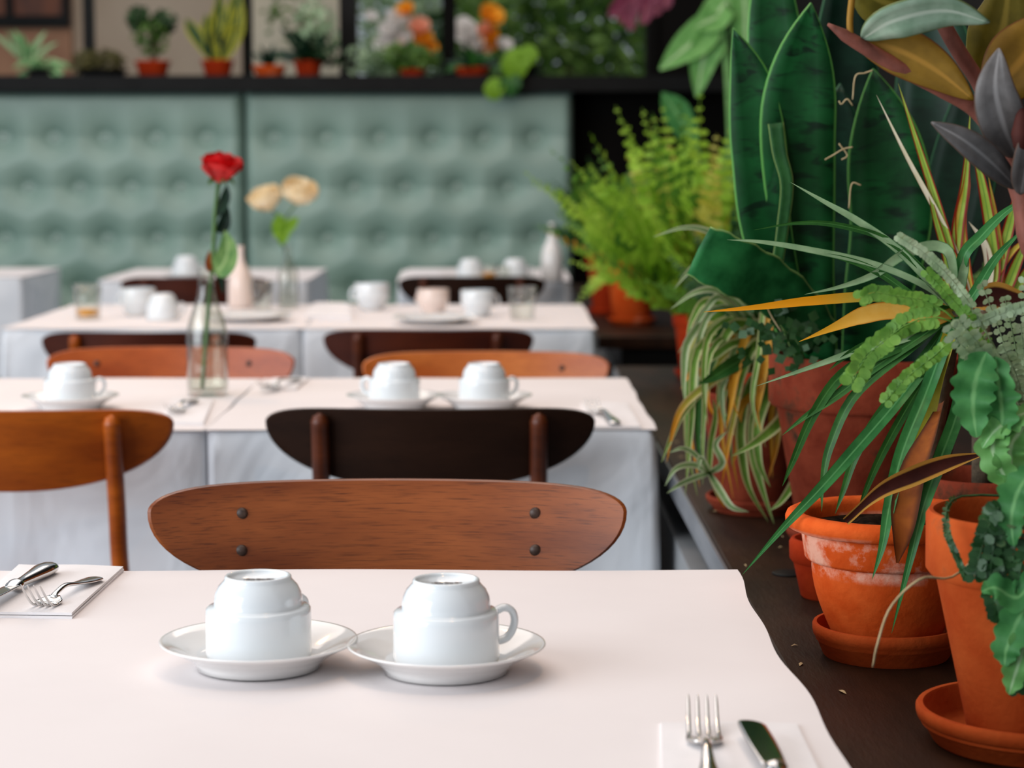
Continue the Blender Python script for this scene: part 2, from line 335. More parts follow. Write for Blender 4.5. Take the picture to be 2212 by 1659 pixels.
def tag(o, label, cat, group=None):
    o['label'] = label; o['category'] = cat
    if group: o['group'] = group
    return o
def solid(o, t, off=-1, split=False):
    m = o.modifiers.new('thick', 'SOLIDIFY'); m.thickness = t; m.offset = off
    if split: e = o.modifiers.new('split', 'EDGE_SPLIT'); e.split_angle = math.radians(40)
    return o
def autosm(o, ang=35):
    me = o.data
    try: me.set_sharp_from_angle(angle=math.radians(ang))
    except Exception: pass
    return o
def copy_thing(src, loc, rotz=0, label=None, name=None):
    c = src.copy(); COL.objects.link(c); c.location = loc; c.rotation_euler = (0, 0, rotz)
    if label: c['label'] = label
    def rec(a, b):
        for ch in [x for x in a.children]:
            d = ch.copy(); COL.objects.link(d); d.parent = b; d.matrix_parent_inverse = ch.matrix_parent_inverse.copy(); rec(ch, d)
    rec(src, c); return c
def struct(name, mb, m, smooth=False):
    o = mb.build(name, m, smooth=smooth); o['kind'] = 'structure'; return o

def spline(P, n):
    P = [V(p) for p in P]
    if len(P) == 2: return [P[0].lerp(P[1], i / n) for i in range(n + 1)]
    Q = [P[0] * 2 - P[1]] + P + [P[-1] * 2 - P[-2]]; out = []; m = len(P) - 1
    for i in range(n + 1):
        x = i / n * m; k = min(int(x), m - 1); t = x - k
        a, b, c, d = Q[k:k+4]
        out.append(((b * 2) + (c - a) * t + (a * 2 - b * 5 + c * 4 - d) * t * t + (b * 3 - a - c * 3 + d) * t ** 3) * .5)
    return out
def PR_grass(t): return min(1, .55 + t * 2.2) * (1 - max(0, (t - .45) / .55) ** 1.7) + .02
def PR_sans(t): return (.5 + .5 * math.sin(min(1, t / .62) * PI / 2)) * (1 if t < .62 else max(.0, 1 - ((t - .62) / .38) ** 1.9)) + .008
def PR_oval(t): return max(.02, math.sin(PI * min(1, max(0, t)) ** .85)) ** .75
def PR_cut(t): return .6 + .4 * t
def PR_lobe(t):
    return max(.05, (math.sin(PI * t ** .8)) ** .6) * (.72 + .28 * abs(math.sin(t * PI * 6.5)))
def PR_lance(t): return max(.015, math.sin(PI * t ** .7)) ** .9

def leafmesh(P, w, prof, n=14, fold=.25, twist=0., twist1=None, ruffle=0, mb=None, ref=None):
    C = spline(P, n); mb = mb or MB(); vs = []; uv = []; us = (-1, -.5, 0, .5, 1)
    ph = random.random() * 9
    for i, p in enumerate(C):
        t = i / n
        T = (C[min(i+1, n)] - C[max(i-1, 0)]).normalized()
        view = (p - CAM).normalized() if ref is None else ref
        S = T.cross(view)
        if S.length < .05: S = T.cross(V((.3, 1, .4)))
        S.normalize(); N = S.cross(T)
        if N.dot(view) > 0: N = -N
        a = twist + ((twist1 - twist) * t if twist1 is not None else 0)
        S2 = S * math.cos(a) + N * math.sin(a); N2 = N * math.cos(a) - S * math.sin(a)
        hw = w * .5 * prof(t)
        for u in us:
            r = ruffle * math.sin(t * 21 + ph + u) * hw * abs(u) if ruffle else 0
            vs.append(p + S2 * (u * hw) + N2 * (fold * (abs(u) ** 1.4) * hw + r)); uv.append((u * .5 + .5, t))
    k = len(us)
    mb.add(vs, [(i*k+j, i*k+j+1, (i+1)*k+j+1, (i+1)*k+j) for i in range(n) for j in range(k - 1)], uv)
    return mb

def frond(mb, P, n, ll, lw, ang=.35, rnd=1.0, prof=None, rach=.0008, roll=0., start=.12, ref=None, droop=0., rd=False):
    """a fern frond: a stalk with pairs of small leaflets"""
    C = spline(P, 24)
    mb.tube(C[::2], [rach * (1.4 - i / 12) for i in range(13)], 4, False)
    for i in range(n):
        t = start + (1 - start) * (i + .5) / n
        x = t * 24; k = min(int(x), 23); p = C[k].lerp(C[k+1], x - k)
        T = (C[min(k+1, 24)] - C[max(k-1, 0)]).normalized()
        view = (p - CAM).normalized() if ref is None else ref
        S = T.cross(view)
        if S.length < .05: S = T.cross(V((.3, 1, .4)))
        S.normalize(); N = S.cross(T).normalized()
        if N.dot(view) > 0: N = -N
        f = prof(t) if prof else 1.0
        for s in (-1, 1):
            a = ang + random.uniform(-.15, .15) * rnd; rl = roll + random.uniform(-.5, .5) * rnd
            D = (S * s * math.cos(a) + T * math.sin(a)); D = (D * math.cos(rl) + N * math.sin(rl) - V((0, 0, droop))).normalized()
            Wd = D.cross(N).normalized(); L = ll * f * random.uniform(.85, 1.12); w = lw * f * .5
            q = p + T * random.uniform(-.1, .1) * lw
            up = (D.cross(Wd)).normalized()
            if rd:
                cc = q + D * L * .55; mb.add([cc] + [cc + (D * math.cos(k8 * PI / 4.5) * L * .5 + Wd * math.sin(k8 * PI / 4.5) * w) - up * L * .05 for k8 in range(9)], [(0, k8 + 1, (k8 + 1) % 9 + 1) for k8 in range(9)]); continue
            vs = [q - Wd*w*.3, q + Wd*w*.3, q + D*L*.35 - Wd*w, q + D*L*.35 + Wd*w, q + D*L*.75 - Wd*w*.9 + up*L*.06, q + D*L*.75 + Wd*w*.9 + up*L*.06, q + D*L + up*L*.02]
            mb.add(vs, [(0,1,3,2),(2,3,5,4),(4,5,6)])
    return mb
def PF_taper(t): return max(.15, (1 - t ** 2.2)) * min(1, .55 + t * 2)

# ------------------------------------------------------------------ setting
TZ = .75; LZ = 1.142 - .45; YB = 8.5
mb = MB(); mb.box((-4, -1, -.05), (2.2, 9.2, 0)); struct('floor', mb, 'floor')
mb = MB(); mb.box((-4, 8.64, 0), (1.2, 8.74, 1.44)); struct('wall_back', mb, 'darkwall')
mb = MB(); mb.box((1.05, 1.0, 0), (1.12, 8.9, 3.2)); struct('wall_right', mb, 'darkwall')
# window wall above the bench: sill and posts
mb = MB(); mb.box((-4, 8.38, 1.417), (.9, 8.9, 1.478)); struct('trim_1', mb, 'black')
def post(name, px, wpx, Y, z0, z1, m='black'):
    a = at(px - wpx / 2, 100, Y).x; b = at(px + wpx / 2, 100, Y).x
    mb = MB(); mb.box((a, Y, z0), (b, Y + .06, z1)); mb.box((a + .008, Y + .06, z0), (b - .008, Y + .075, z1)); return struct(name, mb, m)
post('trim_2', 190, 20, 8.80, 1.478, 2.6)
post('trim_3', 533, 20, 8.80, 1.478, 2.6)
post('trim_4', 752, 38, 8.80, 1.478, 2.6)
post('trim_5', 970, 30, 8.80, 1.478, 2.6, 'darkwall')
mb = MB(); mb.box((.62, 8.76, 1.478), (1.2, 8.9, 3.0)); mb.box((.60, 8.74, 1.478), (.64, 8.92, 3.0)); struct('trim_6', mb, 'darkwall')
# the yard wall seen through the window
mb = MB(); mb.box((-4.2, 12.0, -.05), (at(545, 50, 12).x, 12.15, 3.4)); struct('wall_yard', mb, 'beige')
mb = MB(); mb.box((at(545, 50, 12).x, 11.96, -.05), (at(770, 50, 12).x, 12.15, 3.4)); struct('wall_annex', mb, 'cream')
mb = MB(); mb.box((-6, 8.9, -.06), (4, 16, 0)); struct('ground', mb, 'floor')
# wooden hatch on the yard wall
hatch = thing('wooden_hatch', 'dark red-brown wooden hatch on the yard wall, top left behind window', 'hatch', at(70, 60, 11.9))
x0, x1 = at(-60, 0, 11.95).x, at(152, 0, 11.95).x; zb, zt = at(0, 58, 11.95).z, at(0, -150, 11.95).z
mb = MB(); mb.box((x0, 11.93, zb), (x1, 11.99, zt)); mb.build('panel', 'brown', hatch, False)
for z in (zb, zt - .06):
    mb = MB(); mb.box((x0, 11.90, z), (x1, 11.93, z + .06)); mb.build('rail', 'black', hatch, False)
for x in (x0, x1 - .04, at(10, 0, 11.9).x):
    mb = MB(); mb.box((x, 11.905, zb + .06), (x + .04, 11.93, zt - .06)); mb.build('stile', 'black', hatch, False)
mb = MB(); mb.box((at(-60, 0, 11.95).x, 11.94, 0.6), (at(152, 0, 11.95).x, 11.99, zb - .01))
tag(mb.build('painted_panel', 'tan', smooth=False), 'tan painted panel on the yard wall below the wooden hatch', 'panel')

# ------------------------------------------------------------------ plant ledge along the right wall
LX = .567 * .45
def ledge(name, y0, y1, label):
    t = thing(name, label, 'ledge', (LX, y0, 0))
    mb = MB(); n = 10
    mb.box((LX, y0, LZ - .032), (1.04, y1, LZ)); o = mb.build('top', 'ledge', t, False)
    b = o.modifiers.new('b', 'BEVEL'); b.width = .003; b.segments = 2
    mb = MB(); mb.box((LX - .004, y0, LZ - .036), (LX - .0005, y1, LZ - .003)); mb.build('fascia', 'fascia', t, False)
    mb = MB(); mb.box((LX + .06, y0 + .01, .0), (1.03, y1 - .01, LZ - .034)); mb.build('base', 'black', t, False)
    mb = MB(); mb.box((LX + .004, y0 + .01, .0), (LX + .06, y1 - .01, LZ - .105)); mb.build('front_panel', 'grey', t, False)
    return t
ledge('plant_ledge', 1.05, 4.70, 'dark stained wooden ledge with grey edge beside the tables, nearer length')
ledge('plant_ledge', 5.50, 7.88, 'dark stained wooden ledge beyond the gap, carrying the far terracotta pots')
# crumbs of dry leaf on the ledge
for i, (px, py) in enumerate([(1728, 1185), (1690, 1160), (1684, 1146), (1472, 988), (1462, 955), (1686, 1183), (1730, 1435), (1716, 1395), (1820, 1495), (1610, 1222), (1590, 1239), (1545, 1105)]):
    p = onz(px, py, LZ + .0006); a = random.random() * 3; L = random.uniform(.003, .008)
    d = V((math.cos(a), math.sin(a), 0)) * L; e = V((-d.y, d.x, 0)) * .28
    mb = MB(); mb.add([p - d, p - e + V((0,0,.001)), p + d, p + e + V((0,0,.001)), p + V((0, 0, .002))], [(0,1,4),(1,2,4),(2,3,4),(3,0,4)])
    tag(mb.build('leaf_crumb', 'straw'), 'tiny dry leaf crumb lying on the dark ledge', 'debris', 'leaf crumbs on the ledge')
p = onz(1704, 1240, LZ)
mb = MB(); mb.lathe([(.0185, 0), (.0185, .0015), (.017, .0022), (0, .0022)], 24, (p.x, p.y, LZ)); tag(mb.build('furniture_pad', 'black'), 'flat black disc lying on the ledge left of the bowl pot', 'disc')

# ------------------------------------------------------------------ tables
def cloth(x0, x1, y0, y1, drop, label, seed, tight=-1):
    rnd = random.Random(seed); mb = MB(); zt = TZ
    per = []; step = .012; r = .012
    def line(a, b):
        n = max(2, int((V(b) - V(a)).length / step))
        return [V(a).lerp(V(b), i / n) for i in range(n)]
    cs = [(x0, y0), (x1, y0), (x1, y1), (x0, y1)]
    pts = []
    for i in range(4):
        a, b = V((*cs[i], 0)), V((*cs[(i+1) % 4], 0)); nrm = V((b.y - a.y, a.x - b.x, 0)).normalized(); d = (b - a).normalized()
        for p in line(a + d * r, b - d * r): pts.append((p, nrm, i))
        c = b; n2 = V((-(nrm.y), nrm.x, 0))
        for j in range(1, 6):
            q = j / 6 * PI / 2; nn = nrm * math.cos(q) + n2 * math.sin(q); pts.append((c - (d * r) + n2 * r + nn * r - nrm * r + nrm * 0 - n2 * 0 if False else c - d * r - nrm * r + nn * r, nn, 9))
    K = len(pts); ph = [rnd.uniform(0, 6.3) for _ in range(6)]
    lev = [0, .004, .012, .03, .06, .1, .16, .23, drop]
    vs = []
    for k, h in enumerate(lev):
        s = 0.
        for p, nn, side in pts:
            s += step; q = h / drop
            wv = math.sin(s * 19 + ph[0]) * .5 + math.sin(s * 41 + ph[1]) * .25 + math.sin(s * 9 + ph[2] + q) * .5
            cr = 1.6 if side == 9 else 1.0
            out = (.0035 * (1 - math.exp(-h * 90)) + (.006 + .010 * wv * cr) * q ** .7) if h else 0
            if side == tight or (side == 9 and ((tight == 3 and nn.x < -.25) or (tight == 1 and nn.x > .25))): out *= .05
            z = zt - h
            vs.append(p + nn * out + V((0, 0, z + (.0 if h else 0))))
    fs = [(k*K+j, k*K+(j+1)%K, (k+1)*K+(j+1)%K, (k+1)*K+j) for k in range(len(lev)-1) for j in range(K)]
    fs.append(tuple(range(K)))
    mb.add(vs, fs); o = mb.build('tablecloth', 'cloth', off=V(((x0+x1)/2, (y0+y1)/2, TZ)))
    autosm(o, 50); tag(o, label, 'tablecloth'); return o
def table(x0, x1, y0, y1, label):
    t = thing('dining_table', label, 'table', ((x0+x1)/2, (y0+y1)/2, 0))
    mb = MB(); mb.box((x0+.008, y0+.008, TZ-.03), (x1-.008, y1-.008, TZ-.002)); mb.build('tabletop', 'woodF', t, False)
    for x in (x0+.06, x1-.06):
        for y in (y0+.06, y1-.06):
            mb = MB(); mb.tube([(x, y, 0), (x, y, TZ-.03)], [.016, .022], 10); mb.build('leg', 'woodF', t)
    return t
def papersheet(x0, x1, y0, y1, label, wav=.002, seed=0):
    rnd = random.Random(seed); a = [rnd.uniform(0, 6) for _ in range(4)]
    def fn(u, v):
        x = x0 + (x1-x0)*u; y = y0 + (y1-y0)*v
        ex = max(0, abs(u-.5)-.47)/.03; ey = max(0, abs(v-.5)-.47)/.03
        x += (.003*math.sin(v*9+a[0])*(1 if u > .5 else -1)*abs(2*u-1)**6 + (.002*math.sin(v*23+a[1])*abs(2*u-1)**6))*(1 if seed == 0 else .45)
        y += .003*math.sin(u*11+a[2])*abs(2*v-1)**6
        z = TZ + .0022 + wav*.4*(math.sin(u*7+a[3])*math.sin(v*5+a[0])+1)*.5 - .0005*max(ex, ey)**2
        return V((x, y, z))
    mb = MB(); mb.grid(fn, 44, 44); o = mb.build('table_paper', 'paper', off=V(((x0+x1)/2, (y0+y1)/2, TZ)))
    solid(o, .0006, -1, True); tag(o, label, 'paper cover'); return o
YR = [(1.20, 2.012), (3.10, 3.84), (5.0, 5.85), (7.05, 7.85)]
XR = .222; XS = -.432
TABS = [
 (-.50, .220, *YR[0], 'square table nearest the camera under the white cloth with two cups'),
 (XS + .001, XR + .003, *YR[1], 'second-row table on the right under white cloth, dark chair before it'),
 (-1.12, XS - .001, *YR[1], 'second-row table on the left under white cloth, rose bottle on it'),
 (-.466, XR, *YR[2], 'third-row table on the right under white cloth'),
 (-1.17, -.468, *YR[2], 'third-row table on the left under white cloth, juice glass on it'),
 (-.335, .232, *YR[3], 'last table before the right half of the banquette under white cloth'),
 (-1.33, -.64, *YR[3], 'last table before the left half of the banquette under white cloth'),
 (-2.35, -1.63, 7.25, 7.90, 'table at the far left edge under a white cloth'),
]
names = ['nearest table', 'second-row right table behind the dark chair', 'second-row left table with the rose', 'third-row right table', 'third-row left table with the juice', 'back-row right table', 'back-row left table', 'table at the far left edge']
for i, (x0, x1, y0, y1, lb) in enumerate(TABS):
    table(x0, x1, y0, y1, lb)
    cloth(x0, x1, y0, y1, .34 if i else .3, 'white linen cloth hanging from the ' + names[i], i + 3, {1: 3, 2: 1, 3: 3, 4: 1}.get(i, -1))
    ov = .004
    papersheet(x0 - (ov if i not in (1, 3) else -.0005), x1 + (ov if i not in (2, 4) else -.0005), y0 - ov, y1 + ov, 'cream paper sheet laid over the cloth of the ' + names[i], .002 if i else .003, i)
PZ = TZ + .0045   # surface things stand on

# ------------------------------------------------------------------ chairs
def chair(loc, rotz, top, wood_back, wood_leg, label, hw=.235, bolts=True):
    t = thing('dining_chair', label, 'chair', loc); t.rotation_euler = (0, 0, rotz)
    OFF = V((0, 0, 0)); bow = .05; a, b = .024, .092; cz = top - a; cy = -.205; th = .013
    def yb(u, z): return cy - bow * (1 - u * u) - (z - cz) * .22
    def sheet(s, off):
        def fn(p, q):
            th_ = (p - .5) * PI; u = math.sin(th_) * s
            e = math.sqrt(max(0, 1 - abs(math.sin(th_)) ** 2.3)); zt = cz + a * math.sqrt(max(0, 1 - abs(math.sin(th_)) ** 7)) * s; zb = cz - b * e * s
            z = zb + (zt - zb) * q; return V((u * hw, yb(u, z) + off, z))
        return fn
    mb = MB(); nu, nv = 40, 6
    for s, off in ((.985, th / 2), (1, th * .22), (1, -th * .22), (.985, -th / 2)): mb.grid(sheet(s, off), nu, nv)
    K = (nu + 1) * (nv + 1); faces = [f for i, f in enumerate(mb.f) if i < nu * nv]
    fs = [tuple(reversed(f)) for f in faces] + [tuple(x + 3 * K for x in f) for f in faces]
    for l in range(3):
        for i in range(nu):
            for j, fl in ((0, False), (nv, True)):
                q = (l*K+i*(nv+1)+j, l*K+(i+1)*(nv+1)+j, (l+1)*K+(i+1)*(nv+1)+j, (l+1)*K+i*(nv+1)+j)
                fs.append(tuple(reversed(q)) if fl else q)
    mb.f = fs; o = mb.build('backrest', wood_back, t, off=OFF); autosm(o, 40)
    ux = .655 * hw
    for s in (-1, 1):
        mb = MB(); pts = []; rad = []
        u = s * .655
        for z in [0, .15, .30, .44, .56, .66, cz - .06, cz - .02, cz + .004]:
            if z < .5: p = V((s * (.19 - z * .05), -.265 + z * .1, z))
            else: p = V((s * ux, yb(u, z) - th / 2 - .0115, z))
            pts.append(p); rad.append(.012 + .004 * min(1, z / .3) if z < .45 else .0125)
        pts += [pts[-1] + V((0, .001, .007)), pts[-1] + V((0, .003, .0115))]; rad[-1] = .0125; rad += [.0105, .005]
        mb.tube(spline(pts, 40), [rad[min(len(rad)-1, int(i / 40 * (len(rad)-1) + .5))] for i in range(41)], 12); mb.build('rear_leg', wood_leg, t, off=OFF)
        mb = MB(); mb.tube([(s * .2, .22, 0), (s * .185, .2, .2), (s * .175, .19, .43)], [.011, .015, .017], 12); mb.build('front_leg', wood_leg, t, off=OFF)
        mb = MB(); mb.box((s*.175-.01, -.2, .385), (s*.175+.01, .19, .425)); mb.build('side_rail', wood_leg, t, False, off=OFF)
        if bolts:
            for dz in (-.006, -.042):
                z = cz + dz; p = V((s * .62 * hw, yb(.62, z) + th / 2 - .001, z)); mb = MB()
                for k in range(1):
                    pr = [(.0062, 0), (.0058, .0015), (.004, .003), (.0015, .0037), (0, .0038)]
                    vs = []; n = 14
                    for r, h in pr:
                        for j in range(n): q = 2*PI*j/n; vs.append(p + V((r*math.cos(q), h, r*math.sin(q))))
                    mb.add(vs, [(i*n+j, (i+1)*n+j, (i+1)*n+(j+1)%n, i*n+(j+1)%n) for i in range(4) for j in range(n)])
                mb.build('bolt', 'bolt', t, off=OFF)
    for yy in (.175, -.215):
        mb = MB(); mb.box((-.165, yy, .385), (.165, yy + .02, .425)); mb.build('cross_rail', wood_leg, t, False, off=OFF)
    def seat(u, v):
        th_ = (u - .5) * 2; x = th_ * (.235 - .02 * (1 - v)); y = -.20 + .44 * v
        rr = abs(th_) ** 6 * .03; y = y * (1 - rr)
        return V((x, y, .445 - .012 * math.cos(th_ * 1.4) * math.sin(v * PI) - (.02 * max(0, v - .85) / .15)))
    mb = MB(); mb.grid(seat, 18, 18); o = mb.build('seat', wood_back, t, off=OFF); solid(o, .014, -1)
    return t
def chair_at(px, Y, toward, *a, **k):
    """backrest centre line at column px and depth Y"""
    x = at(px, 800, Y).x
    return chair((x, Y + .23, 0) if not toward else (x, Y - .23, 0), PI if toward else 0, *a, **k)
chair_at(838, 2.10, True, TZ + .0735, 'woodA', 'woodA', 'brown teak chair tucked at the far side of the nearest table, four round plugs showing', hw=.236)
chair_at(928, 2.99, False, TZ + .048, 'woodB', 'woodBp', 'near-black chair seen from behind in front of the second-row right table', hw=.235)
chair_at(15, 2.93, False, TZ + .053, 'woodC', 'woodC', 'amber teak chair seen from behind, cut by the left picture edge', hw=.225)
chair_at(1050, 4.02, True, TZ + .033, 'woodD', 'woodD', 'orange teak chair facing us behind the second-row right table', hw=.233)
chair_at(374, 4.02, True, TZ + .042, 'woodE', 'woodE', 'reddish chair facing us behind the rose bottle on the left', hw=.233)
chair_at(925, 4.72, False, TZ + .023, 'woodF', 'woodBp', 'dark brown chair seen from behind at the third-row right table', hw=.235)
chair_at(319, 4.70, False, TZ + .020, 'woodF', 'woodC', 'dark red-brown chair seen from behind at the third-row left table', hw=.238)
chair_at(1020, 6.80, False, TZ + .03, 'woodB', 'woodBp', 'dark chair seen from behind at the back-row right table', hw=.235)
chair_at(425, 6.75, False, TZ + .03, 'woodF', 'woodBp', 'dark chair seen from behind at the back-row left table', hw=.24)

# ------------------------------------------------------------------ banquette
def banq(x0, x1, cols, label, seed):
    t = thing('banquette', label, 'banquette', ((x0+x1)/2, YB, 0))
    zb, zt = .42, 1.417
    rows = [at(0, 298, YB).z, at(0, 405, YB).z, at(0, 515, YB).z, at(0, 622, YB).z]
    B = []
    for r, z in enumerate(rows):
        for c in cols[r % 2]: B.append((at(c, 300, YB).x, z))
    def fn(u, v):
        x = x0 + (x1 - x0) * u; z = zb + (zt - zb) * v
        d = 0
        for bx, bz in B:
            r2 = ((x - bx) ** 2 + (z - bz) ** 2); r = math.sqrt(r2)
            d = max(d, math.exp(-r / .037))
        sp_ = rows[0] - rows[1]; fr_ = (rows[0] - z) / sp_
        pl = 1 - abs(math.sin(PI * fr_)) ** .55 if z < rows[0] else math.exp(-(z - rows[0]) / .03)
        y = .011 * pl + .085 * d
        e = min(x - x0, x1 - x, zt - z); y += .04 * max(0, 1 - e / .03) ** 2
        return V((x, YB - .06 + y, z))
    mb = MB(); mb.grid(fn, 150, 130); mb.build('back_panel', 'vinyl', t)
    mb = MB(); mb.box((x0 + .004, YB - .012, .05), (x1 - .004, YB + .12, zt - .004)); mb.build('back_frame', 'vinyl', t, False)
    for bx, bz in B:
        if not x0 + .02 < bx < x1 - .02: continue
        mb = MB(); p = V((bx, YB - .004, bz)); vs = []; n = 10
        for r, h in ((.013, 0), (.012, -.005), (.007, -.009), (0.001, -.010)):
            for j in range(n): q = 2*PI*j/n; vs.append(p + V((r*math.cos(q), h, r*math.sin(q))))
        mb.add(vs, [(i*n+j, i*n+(j+1)%n, (i+1)*n+(j+1)%n, (i+1)*n+j) for i in range(3) for j in range(n)])
        mb.build('button', 'vinylbtn', t)
    mb = MB(); mb.box((x0 + .003, YB - .56, .30), (x1 - .003, YB - .06, .45)); o = mb.build('seat_cushion', 'vinyl', t, False)
    bv = o.modifiers.new('b', 'BEVEL'); bv.width = .03; bv.segments = 4
    mb = MB(); mb.box((x0 + .02, YB - .50, 0), (x1 - .02, YB, .298)); mb.build('plinth', 'black', t, False)
xm = at(529, 300, YB).x; xr = at(1236, 300, YB).x
banq(xm + .006, xr, ([595, 708, 823, 937, 1049, 1156], [655, 767, 878, 989, 1100]), 'sage green button-tufted banquette, right section beside the ferns', 1)
banq(xm - 1.45, xm - .006, ([-105, 10, 120, 230, 340, 449], [-160, -50, 61, 172, 284, 391]), 'sage green button-tufted banquette, left section behind the red rose', 2)

# ------------------------------------------------------------------ crockery
CUP = [(.0392, 0), (.0404, .0008), (.0408, .004), (.0406, .034), (.0402, .0378), (.0385, .0392), (.0352, .0396), (.0341, .0405), (.0340, .045), (.0330, .050), (.0305, .0552), (.0268, .0592), (.0258, .0605), (.0256, .0626), (.0248, .0634), (.0232, .0633), (.0222, .0618), (.0215, .0604), (0, .0600)]
def cup(c, ang, label, m='china', upright=False, stamp=True, sc=1.0):
    t = thing('coffee_cup', label, 'cup', c); O = V((0, 0, 0))
    f = (lambda z: .0634 - z) if upright else (lambda z: z)
    prof = [(r * sc, f(z) * sc) for r, z in CUP]
    inn = [((r - .0032) * sc, f(max(0, z - .0035)) * sc) for r, z in CUP[:12] if r > .005] + [(0, f(.0560) * sc)]
    mb = MB(); mb.lathe(list(reversed(prof)) + inn, 56); mb.build('body', m, t, off=O)
    P = [V((.0385, 0, .0360)), V((.045, 0, .0388)), V((.0510, 0, .0365)), V((.0536, 0, .030)), V((.0524, 0, .022)), V((.0475, 0, .0150)), V((.0395, 0, .0125))]
    P = [V((p.x * math.cos(ang), p.x * math.sin(ang), f(p.z))) * sc for p in P]
    C = spline(P, 22); mb = MB(); vs = []; n = 10; side = V((-math.sin(ang), math.cos(ang), 0))
    for i, p in enumerate(C):
        T = (C[min(i+1, 22)] - C[max(i-1, 0)]).normalized(); B2 = T.cross(side)
        for j in range(n): q = 2*PI*j/n; vs.append(p + (side * math.cos(q) * .0052 + B2 * math.sin(q) * .0030) * sc)
    mb.add(vs, [(i*n+j, i*n+(j+1)%n, (i+1)*n+(j+1)%n, (i+1)*n+j) for i in range(22) for j in range(n)])
    mb.build('handle', m, t, off=O)
    if stamp and not upright:
        mb = MB()
        for k in range(9):
            x = (k - 4) * .0026; w = .0008 + .0006 * ((k * 7) % 3)
            mb.box((x - w, -.0016 - .0008 * (k % 2), .0601), (x + w, .0014 + .001 * ((k * 5) % 3 - 1), .06025))
        mb.build('base_stamp', 'bolt', t, False, off=O)['kind'] = 'stuff'
    return t
SAU = [(0, .0030), (.043, .0030), (.0450, 0), (.0475, 0), (.0485, .0035), (.056, .0095), (.068, .0165), (.0755, .0200), (.0764, .0208), (.0760, .0216), (.0740, .0213), (.0660, .0182), (.0550, .0120), (.0480, .0085), (.0460, .0078), (0, .0078)]
def saucer(c, label, m='china2'):
    o = MB(); o.lathe(SAU, 72); ob = o.build('saucer', m); ob.location = c; return tag(ob, label, 'saucer')
def cupset(px, py, ang, lc, ls, **k):
    c = onz(px, py, PZ + .021); c.z = PZ - .0005
    saucer(c, ls); cup(V((c.x, c.y, c.z + .0079)), ang, lc, **k)
cupset(559, 1379, .95, 'white cup turned upside down, the left of the two on the nearest table', 'white saucer under the left upturned cup on the nearest table')
cupset(964, 1388, .22, 'white cup turned upside down, handle to the right, on the nearest table', 'white saucer under the right upturned cup on the nearest table')
cupset(152, 853, .2, 'white upturned cup on the second-row left table beside the rose bottle', 'white saucer under the upturned cup left of the rose bottle')
cupset(852, 852, 2.9, 'white upturned cup behind the dark chair, left one of the pair', 'white saucer of the left cup behind the dark chair')
cupset(1046, 852, .25, 'white upturned cup behind the dark chair, right one of the pair', 'white saucer of the right cup behind the dark chair')
def lone(px, py, ang, lb, **k):
    c = onz(px, py, PZ); c.z = PZ - .001; cup(c, ang, lb, **k)
lone(298, 680, 2.8, 'white cup on the third-row left table, right of the juice glass', upright=True, sc=1.1)
lone(352, 689, .3, 'white cup on the third-row left table, second right of the juice glass', sc=1.0, stamp=False)
lone(804, 668, 2.9, 'white upright cup at the left end of the third-row right table', upright=True, sc=1.12)
lone(1032, 682, .3, 'white cup in the middle of the third-row right table', upright=True, sc=1.05)
lone(936, 676, 2.5, 'pinkish white cup left of centre on the third-row right table', m='pinkglaze', upright=True, sc=1.0)
cupset(1016, 597, .3, 'white upturned cup on the back-row right table, left of the juice', 'white saucer of the left cup on the back-row right table', sc=1.1)
cupset(1112, 597, .3, 'white upturned cup on the back-row right table, right of the juice', 'white saucer of the right cup on the back-row right table', sc=1.1)
cupset(402, 592, .4, 'white upturned cup on the back-row left table', 'white saucer of the cup on the back-row left table', sc=1.15)
for px, py, lb in ((940, 697, 'white plate on the third-row right table behind the dark chair'), (540, 692, 'white plate on the third-row left table behind the rose bottle')):
    c = onz(px, py, PZ); mb = MB()
    mb.lathe([(0, .002), (.055, .002), (.06, 0), (.066, .003), (.09, .011), (.104, .015), (.105, .0165), (.10, .0165), (.075, .0095), (.066, .0065), (0, .0055)], 56)
    o = mb.build('plate', 'china2'); o.location = (c.x, c.y, PZ - .0005); tag(o, lb, 'plate')

# ------------------------------------------------------------------ glasses, bottles and flowers
def tumbler(px, py, lb, h=.085, r=.034, fill=.28):
    c = onz(px, py, PZ); c.z = PZ; t = thing('drinking_glass', lb, 'glass', c); O = V((0, 0, 0))
    mb = MB(); mb.lathe([(r*.82, 0), (r, h), (r - .0022, h), (r*.82 - .0022, .006), (0, .006)], 40); mb.build('tumbler', 'glass', t, off=O)
    if fill:
        rr = r * .82 - .0026; k = (r - r * .82) / h
        mb = MB(); mb.lathe([(0, .0065), (rr, .0065), (rr + k * h * fill, h * fill), (0, h * fill)], 40); mb.build('juice', 'juice', t, off=O)
tumbler(190, 688, 'glass with a little orange juice on the third-row left table', h=.085, r=.036)
tumbler(1056, 613, 'glass with orange juice on the back-row right table, left of two', h=.06, r=.026, fill=.6)
tumbler(1086, 613, 'glass with orange juice on the back-row right table, right of two', h=.06, r=.022, fill=.35)
tumbler(1128, 689, 'clear empty glass at the right end of the third-row right table', h=.08, r=.036, fill=0)
tumbler(566, 668, 'clear empty glass on the third-row left table beside the cream roses', h=.075, r=.03, fill=0)

